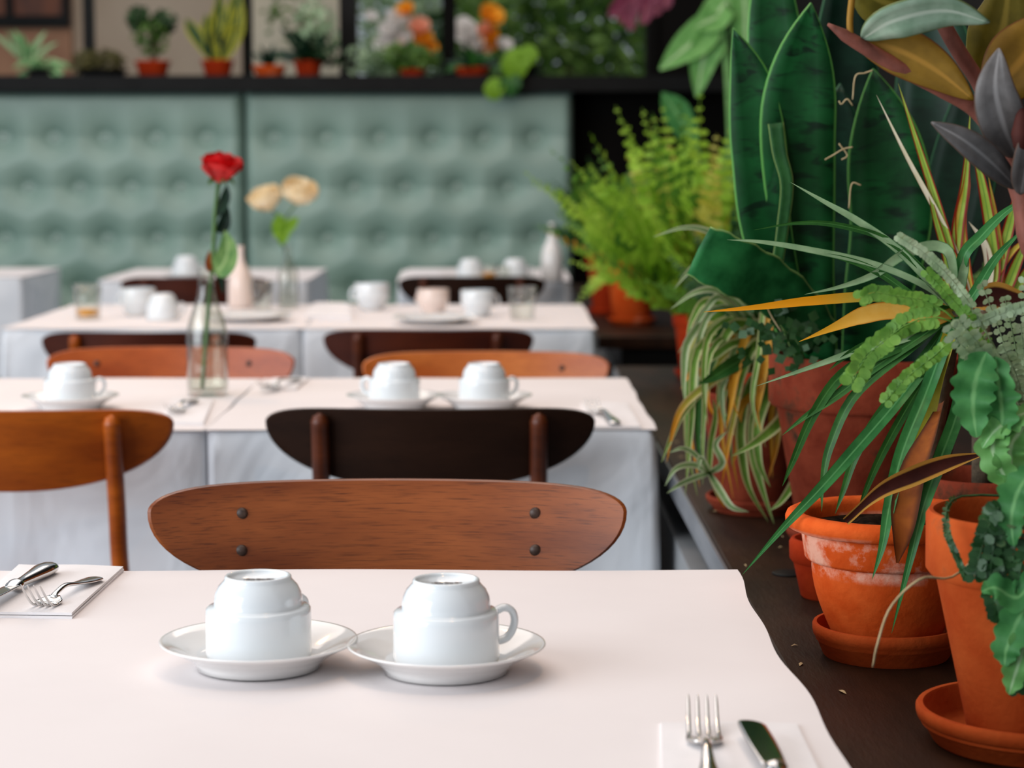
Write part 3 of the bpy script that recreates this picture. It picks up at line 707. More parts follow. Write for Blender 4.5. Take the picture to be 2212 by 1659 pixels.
def bottle(t, c, s=1.0, level=.088):
    O = V((0, 0, 0))
    out = [(.0315, 0), (.0335, .002), (.0345, .008), (.0345, .098), (.0335, .108), (.0295, .125), (.0225, .145), (.0165, .163), (.0135, .178), (.0130, .198), (.0148, .200), (.0150, .207), (.0138, .2095)]
    inn = [(.0112, .2090), (.0105, .178), (.0140, .163), (.0200, .145), (.0270, .125), (.0312, .108), (.0322, .098), (.0322, .012), (.0300, .008), (0, .010)]
    mb = MB(); mb.lathe([(a*s, b*s) for a, b in [(0, .003)] + out + inn], 44); mb.build('bottle', 'glass', t, off=O)
    mb = MB(); mb.lathe([(a*s, b*s) for a, b in [(0, .0105), (.0296, .0085), (.0318, .012), (.0318, level), (.029, level - .0005), (0, level - .0005)]], 40); mb.build('water', 'water', t, off=O)
def bloom(t, c, R, h, m, axis=V((0, 0, 1)), open_=1.0, layers=((5, 1.0, 0), (5, .82, .5), (4, .6, .2), (3, .36, .7))):
    z = axis.normalized(); x = z.orthogonal().normalized(); y = z.cross(x)
    for n, k, o in layers:
        for i in range(n):
            a0 = 2 * PI * (i + o) / n; sp = PI / n * 1.45; rr = random.uniform(.93, 1.07)
            def fn(u, v):
                a = a0 + (u - .5) * 2 * sp; e = 1 - abs(u - .5) ** 2 * 1.3
                r = R * k * rr * (.22 + .78 * math.sin(v * PI * .55)) * (1 + .12 * open_ * max(0, v - .7) / .3)
                hh = h * (v ** .9) * e * (1.0 + .25 * (1 - k)) - .12 * h * max(0, v - .8) / .2 * open_ * k
                return c + (x * math.cos(a) + y * math.sin(a)) * r + z * hh
            mb = MB(); mb.grid(fn, 8, 8); mb.build('petal', m, t)
# red rose in the bottle
c = onz(449, 852, PZ); c.z = PZ
rose = thing('rose_vase', 'clear bottle holding one long-stemmed red rose on the second-row left table', 'vase', c)
bottle(rose, c)
YRZ = c.y
hd = at(476, 392, YRZ)
st = [at(437, 838, YRZ), at(444, 740, YRZ), at(452, 640, YRZ), at(460, 560, YRZ), at(464, 470, YRZ), at(472, 395, YRZ)]
mb = MB(); mb.tube(spline(st, 24), .0036, 8); mb.build('stem', 'stemgreen', rose)
bloom(rose, hd, .033, .044, 'redpetal', V((.12, -.25, 1)))
for k in range(5):
    a = k * 1.257; d = V((math.cos(a), math.sin(a), 0))
    leafmesh([hd + d * .003, hd + d * .016 + V((0, 0, .004)), hd + d * .024 - V((0, 0, .006))], .008, PR_lance, 6).build('sepal', 'stemgreen', rose)
leafmesh([at(468, 470, YRZ), at(486, 430, YRZ - .01), at(490, 400, YRZ - .01)], .018, PR_oval, 8).build('leaf', 'roseleafd', rose)
leafmesh([at(466, 500, YRZ), at(484, 485, YRZ + .01), at(490, 440, YRZ + .01)], .022, PR_oval, 8).build('leaf', 'roseleafd', rose)
leafmesh([at(462, 590, YRZ), at(480, 575, YRZ - .01), at(492, 540, YRZ - .015), at(486, 498, YRZ - .015)], .040, PR_oval, 10).build('leaf', 'roseleaf', rose)
leafmesh([at(456, 590, YRZ), at(450, 570, YRZ - .01), at(453, 540, YRZ - .01)], .012, PR_oval, 6).build('leaf', 'witherb', rose)
leafmesh([at(462, 570, YRZ), at(476, 600, YRZ + .01), at(482, 636, YRZ + .01)], .012, PR_oval, 6).build('leaf', 'roseleafd', rose)
# cream roses
c = onz(623, 664, PZ); c.z = PZ
cr = thing('cream_rose_vase', 'clear bottle with two cream roses on the third-row left table', 'vase', c)
bottle(cr, c, .80, .045); Y2 = c.y
for px, py, R, ax in ((584, 452, .046, V((-.35, -.5, 1))), (642, 438, .049, V((.25, -.5, 1)))):
    q = at(px, py, Y2); bloom(cr, q, R, .055, 'creampetal', ax, open_=.2)
    mb = MB(); mb.tube(spline([c + V((0, 0, .02)), c + V((0, 0, .12)), at(610, 520, Y2), at(612, 480, Y2), q], 16), .0028, 7); mb.build('stem', 'stemgreen', cr)
for P in (((606, 520), (598, 490), (604, 460)), ((610, 510), (628, 485), (645, 470)), ((606, 530), (614, 500), (610, 466))):
    leafmesh([at(a, b, Y2 - .01) for a, b in P], .03, PR_oval, 8).build('leaf', 'lime', cr)
# blush ceramic bottle, slim white bottle
for px, py, hz, r, m, lb in ((520, 664, .165, .034, 'pinkglaze', 'blush white ceramic bottle behind the rose bottle, third-row left table'), (1192, 607, .19, .036, 'china2', 'slim white ceramic bottle at the right end of the back-row right table')):
    c = onz(px, py, PZ); mb = MB()
    mb.lathe([(0, 0), (r*.9, 0), (r, .006), (r, hz*.42), (r*.8, hz*.58), (r*.42, hz*.72), (r*.30, hz*.82), (r*.30, hz*.97), (r*.36, hz), (r*.24, hz), (r*.22, hz*.8), (0, hz*.78)], 40)
    o = mb.build('ceramic_bottle', m); o.location = (c.x, c.y, PZ - .0005); tag(o, lb, 'bottle')

# ------------------------------------------------------------------ napkins and cutlery
def napkin(P, z0, label, th=.0022, layers=2):
    """P: four corners on the table (world), order front-left, front-right, back-right, back-left"""
    c = sum((V((p.x, p.y, 0)) for p in P), V((0, 0, 0))) / 4; t = thing('paper_napkin', label, 'napkin', (c.x, c.y, z0))
    for l in range(layers):
        ins = 1 - .012 * l
        Q = [V((c.x + (p.x - c.x) * ins, c.y + (p.y - c.y) * ins, 0)) for p in P]
        def fn(u, v):
            a = Q[0].lerp(Q[1], u); b = Q[3].lerp(Q[2], u); p = a.lerp(b, v)
            e = max(abs(2*u-1), abs(2*v-1)) ** 10
            return V((p.x, p.y, z0 + th * (l + 1) + .0006 * math.sin(u * 6 + l) * math.sin(v * 5) - min(.4 * th, .0010) * e * (1 - l * .3)))
        mb = MB(); mb.grid(fn, 20, 20); o = mb.build('ply', 'napkin', t); solid(o, th * .85, -1, True)
    return t
def strip(pts, ws, hs, n=10):
    """a lofted bar with elliptical cross sections, local coords"""
    vs = []
    for (p, w, h) in zip(pts, ws, hs):
        for j in range(n): q = 2*PI*j/n; vs.append(V(p) + V((math.cos(q) * w / 2, 0, math.sin(q) * h / 2)))
    k = len(pts); fs = [(i*n+j, (i+1)*n+j, (i+1)*n+(j+1)%n, i*n+(j+1)%n) for i in range(k-1) for j in range(n)]
    fs += [tuple(range(n)), tuple((k-1)*n+n-1-j for j in range(n))]
    return vs, fs
def rs(P, n):  # resample list of tuples smoothly
    D = len(P[0]); k = len(P) - 1; out = []
    for i in range(n + 1):
        x = i / n * k; a = min(int(x), k - 1); t = x - a; t = t * t * (3 - 2 * t) if D < 0 else t
        g = lambda j: P[min(max(j, 0), k)]
        out.append(tuple(.5 * (2*g(a)[d] + (g(a+1)[d]-g(a-1)[d])*t + (2*g(a-1)[d]-5*g(a)[d]+4*g(a+1)[d]-g(a+2)[d])*t*t + (3*g(a)[d]-g(a-1)[d]-3*g(a+1)[d]+g(a+2)[d])*t**3) for d in range(D)))
    return out
def place(t, tail, tip, z):
    d = V((tip.x - tail.x, tip.y - tail.y, 0)); t.location = (tail.x, tail.y, z); t.rotation_euler = (0, 0, math.atan2(-d.x, d.y))
def fork(tail, tip, z, label, L=.185, lift=1.0):
    t = thing('fork', label, 'fork', (0, 0, 0)); O = V((0, 0, 0))
    # (y, z, width, height)
    H_ = rs([(0, .004, .010, .003), (.006, .0045, .019, .0045), (.03, .006, .0185, .005), (.06, .009, .010, .004), (.09, .0125, .0065, .0045), (.115, .0095, .0060, .0045), (.122, .0070, .0080, .004)], 40)
    vs, fs = strip([(0, a[0], a[1]) for a in H_], [a[2] for a in H_], [a[3] for a in H_], 12); mb = MB(); mb.add(vs, fs); mb.build('handle', 'steel', t, off=O)
    mb = MB()
    def root(u, v):
        x = (u - .5) * .0245 * (.45 + .55 * min(1, v * 1.8)); y = .118 + .020 * v
        return V((x, y, .0068 - .0035 * math.sin(v * PI / 2) + 2.2 * x * x * 4))
    mb.grid(root, 10, 6); o = mb.build('root', 'steel', t, off=O); solid(o, .0022, 0)
    for k in range(4):
        x0 = (k - 1.5) * .0066; T_ = rs([(.134, .0036, .0042, .0026), (.150, .0040, .0036, .0024), (.170 - .012 * (lift - 1), .0090 * lift, .0030, .0020), (.186 - .020 * (lift - 1), .0170 * lift, .0024, .0015), (.191 - .022 * (lift - 1), .0200 * lift, .0010, .0008)], 20)
        vs, fs = strip([(x0 * (1 - .03 * (a[0] - .134) / .057), a[0], a[1] + 2.2 * x0 * x0) for a in T_], [a[2] for a in T_], [a[3] for a in T_], 8); mb = MB(); mb.add(vs, fs); mb.build('tine', 'steel', t, off=O)
    place(t, tail, tip, z); return t
def knife(tail, tip, z, label, s=1.0):
    t = thing('table_knife', label, 'knife', (0, 0, 0)); O = V((0, 0, 0))
    H_ = rs([(0, .007, .006, .004), (.004, .007, .017, .010), (.022, .0075, .0205, .013), (.05, .0075, .015, .011), (.075, .0075, .0105, .009), (.088, .0075, .011, .0095)], 30)
    vs, fs = strip([(0, a[0] * s, a[1]) for a in H_], [a[2] for a in H_], [a[3] for a in H_], 14); mb = MB(); mb.add(vs, fs); mb.build('handle', 'steel', t, off=O)
    B_ = rs([(.086, .0075, .011, .009), (.092, .0075, .0155, .0115), (.100, .0075, .0150, .009), (.106, .0078, .010, .003)], 16)
    vs, fs = strip([(0, a[0] * s, a[1]) for a in B_], [a[2] for a in B_], [a[3] for a in B_], 14); mb = MB(); mb.add(vs, fs); mb.build('bolster', 'steel', t, off=O)
    def bl(u, v):
        y = (.101 + .107 * v) * s; w = .016 + .004 * math.sin(v * PI * .8)
        e = max(0, 1 - max(0, (v - .88) / .12) ** 3.2) ** .5; x = (u - .5) * w * max(.25, e)
        return V((x - .002 * v, y, 0.0080 + .0035 * v - .12 * x))
    mb = MB(); mb.grid(bl, 8, 40); o = mb.build('blade', 'steel', t, off=O); solid(o, .0014, 0)
    place(t, tail, tip, z); return t
Z0 = TZ + .0042
napkin([onz(-75, 1331, Z0), onz(156, 1334, Z0), onz(268, 1231, Z0), onz(40, 1226, Z0)], Z0 - .001, 'folded white napkin at the left edge of the nearest table', th=.0028)
NZ = Z0 + .0050
def tipfrom(a, b, L):
    d = V((b.x - a.x, b.y - a.y, 0)).normalized(); return a + d * L
a = onz(209, 1243, NZ + .004); b = onz(113, 1301, NZ); fork(a, tipfrom(a, b, .19), NZ - .002, 'steel fork, tines towards us, on the napkin at the left edge', lift=1.45).scale = (.9, .82, .9)
a = onz(112, 1222, NZ + .006); b = onz(40, 1275, NZ); knife(a, tipfrom(a, b, .2), NZ - .0015, 'steel table knife on the napkin at the left edge')
napkin([onz(1432, 1790, Z0), onz(1830, 1790, Z0), onz(1722, 1563, Z0), onz(1426, 1560, Z0)], Z0 - .001, 'folded white napkin at the front right corner of the nearest table', th=.0012)
NZ2 = Z0 + .0018
b = onz(1516, 1526, NZ2 + .010); a = V((b.x - .012, b.y - .19, 0)); fork(a, tipfrom(a, b, .19), NZ2 - .002, 'steel fork, tines away from us, at the front right corner')
b = onz(1626, 1556, NZ2 + .011); c2 = onz(1674, 1648, NZ2 + .009); a = b + (c2 - b).normalized() * .180; knife(a, b, NZ2 - .001, 'steel table knife beside the fork at the front right corner', s=.865)
# second row settings
Zn = PZ - .001
def setting(corners, fk, lbn, lbf):
    napkin([onz(*q, Zn) for q in corners], Zn - .001, lbn, th=.002)
    a, b = onz(*fk[0], Zn + .004), onz(*fk[1], Zn + .004); fork(a, tipfrom(a, b, .19), Zn + .0028, lbf)
setting([(345, 915), (440, 918), (462, 866), (375, 862)], ((420, 868), (372, 896)), 'white napkin beside the foot of the rose bottle', 'steel fork on the napkin beside the rose bottle')
setting([(560, 842), (640, 842), (668, 818), (590, 818)], ((645, 822), (592, 838)), 'white napkin behind the rose bottle, near the table edge', 'steel fork on the napkin left of the two cups')
setting([(1270, 925), (1385, 925), (1355, 872), (1255, 872)], ((1330, 918), (1280, 888)), 'white napkin right of the dark chair', 'steel fork sticking out right of the dark chair')
for P, lb in (([(858, 612), (960, 612), (950, 590), (868, 590)], 'white folded napkin at the left end of the back-row right table'), ([(660, 690), (760, 692), (755, 662), (680, 660)], 'white folded napkin at the left end of the third-row right table')):
    napkin([onz(*q, Zn) for q in P], Zn - .001, lb, th=.006)

# ------------------------------------------------------------------ pots
def pot(t, c, rb, rt, h, m, rimh=.2, rimo=.006, soil=True, style='rim', wall=.007):
    """a terracotta pot standing at c; returns soil height"""
    c = V(c); zr = h * (1 - rimh); ri = rt - rimo
    if style == 'bowl':
        rbd = rt * .745
        prof = [(0, 0), (rb, 0), (rb*1.03, .002)] + [(rb + (rbd - rb) * math.sin(k / 10 * PI / 2) ** 1.05, .002 + (h * .64 - .002) * (k / 10)) for k in range(1, 11)]
        prof += [(rbd + .0045, h * .65), (rbd + .0065, h * .67), (rbd + .010, h * .86), (rt - .007, h * .865), (rt - .002, h * .88), (rt + .0005, h * .915), (rt + .0008, h * .95), (rt - .001, h * .985), (rt - .005, h), (rt - .011, h * .998), (rt - .0155, h * .98), (rt - .017, h * .95), (rt - .019, h * .82), (0, h * .80)]
    else:
        prof = [(0, 0), (rb - .002, 0), (rb, .002), (rb + (ri - rb) * .98, zr - .001), (ri, zr), (rt - .003, zr), (rt, zr + .004), (rt + .0005, h - .004), (rt - .002, h), (rt - wall + .002, h), (rt - wall, h - .003), (rt - wall - .003, h * .8), (0, h * .78)]
    mb = MB(); mb.lathe(prof, 64, c); o = mb.build('pot', m, t); autosm(o, 45)
    zs = h * (.84 if style != 'bowl' else .925)
    if soil:
        rs_ = (rt - wall - .003) if style != 'bowl' else rt - .0175
        def fn(u, v):
            a = v * 2 * PI; r = rs_ * u
            return c + V((r * math.cos(a), r * math.sin(a), zs + .004 * math.sin(a * 5 + u * 9) * u * (1 - u) * 4))
        mb = MB(); mb.grid(fn, 8, 40); mb.build('soil', 'soil', o, off=c)
    return c.z + zs
def potsaucer(c, r, h, label, m='terrasauc'):
    mb = MB(); mb.lathe([(0, 0), (r*.84, 0), (r*.86, .002), (r*.93, h*.45), (r*.955, h*.5), (r*.955, h*.58), (r*.985, h*.64), (r, h*.8), (r, h*.93), (r*.985, h), (r*.94, h), (r*.925, h*.93), (r*.88, h*.35), (r*.83, .006), (0, .006)], 64)
    o = mb.build('pot_saucer', m); o.location = c; autosm(o, 50); return tag(o, label, 'saucer')
def ledgept(px, Y): p = at(px, 500, Y); return V((p.x, Y, LZ))
def blades(t, specs, prof=PR_grass, Y=2.0, name='leaf', n=18, fold=.25, thick=0):
    """specs: (material, width_px, [(px,py[,Y])...], twist, twist1)"""
    for sp in specs:
        m, w, P = sp[:3]; tw = sp[3] if len(sp) > 3 else random.uniform(-.25, .25); tw1 = sp[4] if len(sp) > 4 else tw + random.uniform(-.3, .3)
        pts = [at(p[0], p[1], p[2] if len(p) > 2 else Y) for p in P]
        ym = sum(p.y for p in pts) / len(pts)
        pf = sp[5] if len(sp) > 5 else prof
        o = leafmesh(pts, w * ym / FPX, pf, n, fold, tw, tw1).build(name, m, t)
        if thick: solid(o, thick, 0)

# ---- snake plant in the big aged pot
YS = 2.47
c = ledgept(1882, YS)
snake = thing('potted_snake_plant', 'big aged terracotta pot of broad dark snake plant leaves', 'potted plant', c)
potsaucer(c, .094, .024, 'brown-red terracotta saucer under the big snake plant pot', 'terraold')
c = c + V((0, 0, .0062))
zs = pot(snake, c, .078, .116, .222, 'terraold', rimh=.27, rimo=.009)
blades(snake, [
 ('snake', 118, [(1745, 800, 2.45), (1690, 640, 2.42), (1652, 480, 2.40), (1640, 330, 2.39), (1622, 180, 2.38), (1584, 60, 2.37)], .25, -.15),
 ('snake', 125, [(1800, 800, 2.52), (1760, 600, 2.53), (1720, 400, 2.54), (1685, 180, 2.55), (1668, 0, 2.56), (1672, -190, 2.57)], -.1, .1),
 ('snake', 160, [(1770, 800, 2.44), (1742, 600, 2.42), (1728, 420, 2.40), (1722, 270, 2.38), (1734, 130, 2.37), (1752, 6, 2.36)], 0, .15),
 ('snaked', 150, [(1860, 800, 2.55), (1838, 560, 2.58), (1826, 320, 2.60), (1822, 100, 2.61), (1830, -160, 2.62)], .3, .2),
 ('snaked', 150, [(1850, 800, 2.50), (1812, 640, 2.50), (1800, 480, 2.52), (1808, 330, 2.53), (1815, 180, 2.54)], .1, .1),
 ('snake', 176, [(1862, 800, 2.47), (1895, 640, 2.44), (1925, 480, 2.43), (1912, 310, 2.42), (1886, 148, 2.42)], -.1, .05),
 ('snaked', 185, [(1930, 800, 2.53), (1985, 560, 2.58), (2022, 340, 2.60), (2025, 120, 2.62), (1998, -90, 2.63)], -.25, -.2),
 ('snaked', 150, [(1960, 800, 2.50), (2040, 560, 2.54), (2085, 360, 2.56), (2110, 120, 2.58)], -.3, -.2),
], PR_sans, n=26, fold=.22, thick=.003)
blades(snake, [('snakel', 33, [(1735, 790, 2.40), (1678, 640, 2.37), (1690, 500, 2.36), (1700, 400, 2.35), (1684, 330, 2.35), (1676, 266, 2.35)], 0, 0)], PR_cut, n=22, fold=.2, thick=.002)
blades(snake, [('snakeb', 128, [(1780, 740, 2.40), (1725, 668, 2.36), (1655, 612, 2.32), (1585, 575, 2.29), (1508, 540, 2.28)], -.1, -.1)], lambda t: (.7 + .25 * math.sin(t * 2.2)) * (1 + .05 * math.sin(t * 37)), n=24, fold=.15, thick=.003)
for P in (((1782, 345), (1800, 335), (1822, 322), (1842, 318)), ((1812, 310), (1830, 335), (1818, 345)), ((1812, 218), (1818, 225), (1830, 214), (1842, 228)), ((1842, 215), (1848, 165), (1868, 158), (1885, 152)), ((1834, 450), (1840, 398), (1860, 400)), ((1650, 605), (1648, 640), (1665, 680), (1690, 720))):
    mb = MB(); mb.tube(spline([at(a, b, 2.33) for a, b in P], 14), .0009, 5); mb.build('dry_root', 'straw', snake)
# trailing dark creeper on the rim
mb = MB()
for k in range(90):
    p = at(random.gauss(1690, 45), random.gauss(720, 36), random.uniform(2.31, 2.37)); a = random.random() * 6.3; r = random.uniform(.004, .0075)
    ux = V((math.cos(a), random.uniform(-.5, .5), math.sin(a))).normalized(); uy = ux.cross(V((.2, -1, .3))).normalized()
    mb.add([p + (ux * math.cos(q) + uy * math.sin(q)) * r * (1 if i % 2 else .72) for i, q in enumerate([k2 * PI / 4 for k2 in range(8)])], [tuple(range(8))])
mb.build('creeper', 'ferndark', snake)['kind'] = 'stuff'

# ---- small pot squeezed behind the bowl
c = ledgept(1800, 2.18)
t = thing('empty_flowerpot', 'small orange terracotta pot half hidden behind the bowl pot', 'flowerpot', c)
pot(t, c, .028, .040, .062, 'terrared', rimh=.4, rimo=.004)

# ---- dracaena with drooping straps in the orange bowl pot
YD = 1.918
c = ledgept(1930, YD)
potsaucer(c, .0672, .030, 'round orange terracotta saucer under the bowl pot')
drac = thing('potted_dracaena', 'bright orange terracotta bowl pot with long drooping green strap leaves', 'potted plant', c)
c = c + V((0, 0, .0062))
zs = pot(drac, c, .044, .0925, .128, 'terraband', rimh=.36, rimo=.016, style='bowl')
HUB = (2066, 672, 1.95)
mb = MB(); mb.tube(spline([V((c.x + .02, c.y, zs - .01)), at(1998, 1020, 1.96), at(2024, 890, 1.96), at(2044, 780, 1.955), at(*HUB)], 30), [.011 - .003 * i / 30 for i in range(31)], 12); mb.build('stem', 'stembrown', drac)
blades(drac, [
 ('grassp', 17, [HUB, (1965, 728), (1860, 755), (1760, 790), (1634, 834)]),
 ('grass', 30, [HUB, (2010, 770, 1.93), (1935, 870, 1.90), (1850, 968, 1.89), (1770, 1058, 1.88), (1690, 1142, 1.88), (1604, 1241, 1.88)], .1, -.1),
 ('grass', 33, [HUB, (2040, 740), (2000, 850, 1.91), (1950, 975, 1.87), (1922, 1090, 1.815), (1906, 1180, 1.80), (1884, 1252, 1.80)], .1, .1),
 ('grass', 33, [HUB, (2085, 780), (2068, 890, 1.92), (2030, 995, 1.86), (1996, 1090, 1.815), (1966, 1210, 1.80), (1926, 1368, 1.81)], -.1, .1),
 ('grassd', 24, [HUB, (1955, 742), (1830, 800), (1760, 890), (1712, 998), (1690, 1050)]),
 ('grassd', 22, [HUB, (1975, 745), (1850, 850), (1795, 960), (1778, 1040), (1775, 1105)]),
 ('grassd', 22, [HUB, (1990, 780), (1905, 890), (1850, 980), (1822, 1060), (1804, 1110)]),
 ('grassd', 20, [HUB, (2020, 780), (1960, 880), (1905, 980), (1870, 1060), (1850, 1120)]),
 ('grassy', 22, [HUB, (1985, 655), (1900, 640), (1750, 650), (1640, 663), (1520, 674)], 0, 0),
 ('yellow', 40, [HUB, (2010, 690), (1930, 672), (1865, 682), (1800, 708), (1726, 738)], .1, .3, lambda t: (.5 + .5 * math.sin(t * 3)) * (1 - max(0, t - .6) / .4 * .96)),
 ('olive', 34, [HUB, (2046, 740), (2024, 810), (2006, 890), (1992, 950), (1978, 1010)], .1, .1, lambda t: .75 + .25 * math.sin(t * 3)),
 ('witherb', 62, [(2034, 870, 1.93), (2006, 940, 1.87), (1976, 1010, 1.845), (1956, 1090, 1.815), (1948, 1150, 1.80), (1938, 1216, 1.795)], .9, -.5, lambda t: (.3 + .7 * math.sin(t * 2.7)) * (1 - .85 * t ** 7)),
 ('wither', 44, [(2112, 984, 1.86), (2050, 1000, 1.84), (1975, 1028, 1.82), (1900, 1062, 1.81), (1826, 1126, 1.81)], .6, -.5, lambda t: .3 + .7 * math.sin(min(1, t * 1.15) * 2.9)),
 ('grassp', 18, [HUB, (2010, 610), (1935, 535), (1850, 475), (1780, 435), (1708, 394)]),
 ('grassp', 15, [HUB, (2000, 618), (1886, 570), (1736, 537), (1640, 522), (1570, 518)]),
 ('grassd', 14, [HUB, (2010, 600), (1920, 520), (1810, 486), (1720, 482), (1628, 497)]),
 ('grassd', 16, [HUB, (1990, 650), (1900, 590), (1820, 558), (1740, 545)]),
 ('grassp', 24, [HUB, (2056, 560), (2030, 532), (1990, 534), (1940, 556), (1890, 592), (1820, 618), (1738, 636)]),
 ('grassd', 22, [HUB, (2000, 700), (1900, 735), (1840, 760), (1790, 800)]),
 ('grass', 26, [HUB, (2080, 560), (2120, 510), (2170, 460), (2230, 420)]),
 ('grassd', 22, [HUB, (2000, 720), (1880, 800), (1800, 860), (1740, 900), (1690, 940)]),
 ('grass', 22, [HUB, (2100, 640), (2150, 560), (2215, 490)]),
 ('grassp', 22, [HUB, (2078, 600), (2084, 570), (2090, 520)]),
], PR_grass, YD, n=26)

# ---- red-edged dracaena behind
YT = 2.17
c = ledgept(2135, YT)
tri = thing('potted_tricolor_dracaena', 'upright red-edged yellow-green dracaena behind the ferns at right', 'potted plant', c)
pot(tri, c, .05, .068, .13, 'terraold')
mb = MB(); mb.tube([V((c.x, c.y, c.z + .1)), at(2122, 800, YT), at(2118, 670, YT)], [.011, .010, .009], 10); mb.build('stem', 'stembrown', tri)
B0 = (2112, 690)
blades(tri, [
 ('creamleaf', 13, [B0, (2070, 560), (2030, 470), (1960, 340), (1893, 205)]),
 ('tricolor', 20, [(2100, 700), (2072, 600), (2030, 460), (1985, 320), (1940, 180)]),
 ('tricolor', 27, [(2108, 700), (2066, 590), (2068, 500), (2085, 390), (2096, 240)], 0, 0),
 ('tricolor', 27, [(2112, 700), (2146, 600), (2140, 500), (2118, 380), (2100, 320)], 0, 0),
 ('tricolor', 26, [(2118, 700), (2148, 620), (2172, 520), (2196, 430), (2225, 340)], 0, 0),
 ('tricolory', 25, [(2112, 700), (2088, 600), (2075, 480), (2088, 400), (2090, 330)], .1, 0),
 ('tricolor', 26, [(2124, 700), (2170, 630), (2200, 560), (2240, 470)], 0, 0),
 ('creamleaf', 20, [B0, (2136, 600), (2128, 530), (2092, 478)]),
 ('tricolor', 18, [(2110, 700), (2050, 620), (2045, 560), (2020, 470), (2000, 380)]),
 ('tricolory', 20, [(2118, 700), (2155, 640), (2160, 560), (2150, 470), (2135, 380)]),
 ('tricolory', 17, [(2112, 690), (2150, 600), (2190, 540), (2240, 505)]),
 ('tricolor', 24, [(2126, 700), (2185, 640), (2215, 590), (2250, 550)]),
 ('tricolor', 22, [(2106, 700), (2040, 640), (2060, 570), (2050, 540), (2020, 530)]),
], PR_grass, YT, n=20)
blades(tri, [('wither', 70, [(2100, 660), (2140, 640), (2180, 645), (2230, 650)], .3, .3)], PR_oval, 2.05)

# ---- button fern in the tall right-hand pot
YF = 1.62
c = ledgept(2262, YF)
potsaucer(c, .0912, .029, 'wide terracotta saucer under the tall pot at the lower right corner', 'terradull')
fern = thing('potted_button_fern', 'tall terracotta pot with trailing button fern at the right edge', 'potted plant', c)
c = c + V((0, 0, .0062))
zs = pot(fern, c, .051, .0858, .176, 'terradull', rimh=.28, rimo=.007)
F0 = (2255, 1075, YF)
def fr(m, P, n, ll, lw, **k):
    pts = [at(p[0], p[1], p[2] if len(p) > 2 else 1.655) for p in P]; s = 1.655 / FPX
    frond(MB(), pts, n, ll * s, lw * s, **k).build('frond', m, fern)
fr('fernbtn', [F0, (2175, 830, 1.715), (2080, 706), (2010, 655), (1940, 640), (1890, 632), (1858, 645)], 19, 19, 21, start=.45, ang=.2, rd=True)
fr('fernbtn', [F0, (2160, 800, 1.715), (2075, 700), (1985, 690), (1920, 728), (1868, 775), (1840, 830)], 22, 27, 25, start=.42, ang=.2, rd=True)
fr('fernbtn', [F0, (2170, 830, 1.715), (2080, 735), (2010, 775), (1955, 820), (1910, 870)], 20, 17, 18, start=.45, ang=.2, rd=True)
fr('fernpale', [F0, (2190, 840, 1.715), (2120, 700), (2060, 610), (2000, 550), (1942, 512)], 30, 14, 15, start=.35, ang=.5)
fr('fernbtn', [F0, (2180, 830, 1.715), (2110, 710), (2060, 650), (2000, 585)], 20, 15, 17, start=.4, ang=.4, rd=True)
fr('fernpale', [F0, (2160, 860, 1.735), (2080, 720), (2130, 690), (2180, 672), (2225, 660)], 36, 16, 14, start=.5, ang=.5)
for k, (x, y) in enumerate([(2070, 690), (2095, 720), (2055, 725), (2120, 750), (2085, 755), (2140, 790), (2165, 745), (2050, 700)]):
    fr('fernpale', [F0, (2215, 920, 1.675), ((x + 2215) / 2 + 10, (y + 900) / 2, 1.645), (x, y, 1.625)], 17, 24, 17, start=.3, ang=.55, roll=.2)
for x, y in [(2212, 600), (2170, 640), (2120, 610), (2205, 700), (2190, 820), (2225, 780)]:
    fr('fernpale', [F0, (2225, 940, 1.695), ((x + 2225) / 2, (y + 900) / 2, 1.695), (x, y, 1.675)], 18, 16, 15, start=.3, ang=.5)
def lob(m, w, P, tw=0, r=.25, pf=PR_lobe):
    pts = [at(p[0], p[1], p[2] if len(p) > 2 else 1.615) for p in P]
    leafmesh(pts, w * 1.615 / FPX, pf, 40, .18, tw, tw + .2, ruffle=r).build('leaf', m, fern)
lob('lobed', 105, [(2130, 760), (2108, 820), (2102, 880), (2110, 945)])
lob('lobed', 95, [(2150, 770), (2160, 850), (2165, 900), (2160, 960)], .3)
lob('lobedl', 70, [(2235, 880), (2190, 905), (2150, 930), (2122, 968)], .4)
lob('lobedl', 80, [(2190, 900), (2145, 960), (2165, 1020), (2210, 1095)], .2)
lob('lobedl', 90, [(2230, 900), (2185, 960), (2185, 1010), (2200, 1050)], -.3)
lob('lobed', 80, [(2235, 1010, 1.508), (2200, 1060, 1.508), (2185, 1120, 1.508), (2190, 1180, 1.508)], .2)
lob('lobed', 70, [(2240, 1230, 1.508), (2200, 1290, 1.508), (2150, 1270, 1.508), (2120, 1278, 1.508)], .3)
lob('lobed', 80, [(2250, 1280, 1.508), (2205, 1330, 1.508), (2175, 1400, 1.508), (2170, 1440, 1.508)], .1)
lob('lobedl', 75, [(2260, 1330, 1.508), (2220, 1380, 1.508), (2195, 1450, 1.508), (2180, 1500, 1.508)], -.2)
for P in ([F0, (2150, 1120), (2120, 1190), (2105, 1250)], [F0, (2180, 1130), (2150, 1210), (2130, 1230)], [F0, (2200, 1150), (2190, 1260), (2200, 1340)], [F0, (2190, 1110), (2160, 1180), (2185, 1260)], [F0, (2170, 1090), (2135, 1130), (2150, 1180)], [F0, (2160, 1150), (2140, 1250), (2150, 1310), (2160, 1330)], [F0, (2215, 1180), (2195, 1300), (2190, 1400), (2200, 1500)]):
    fr('ferndark', [P[0]] + [(a, b, 1.518) for a, b in P[1:]], 22, 24, 18, ang=.3)
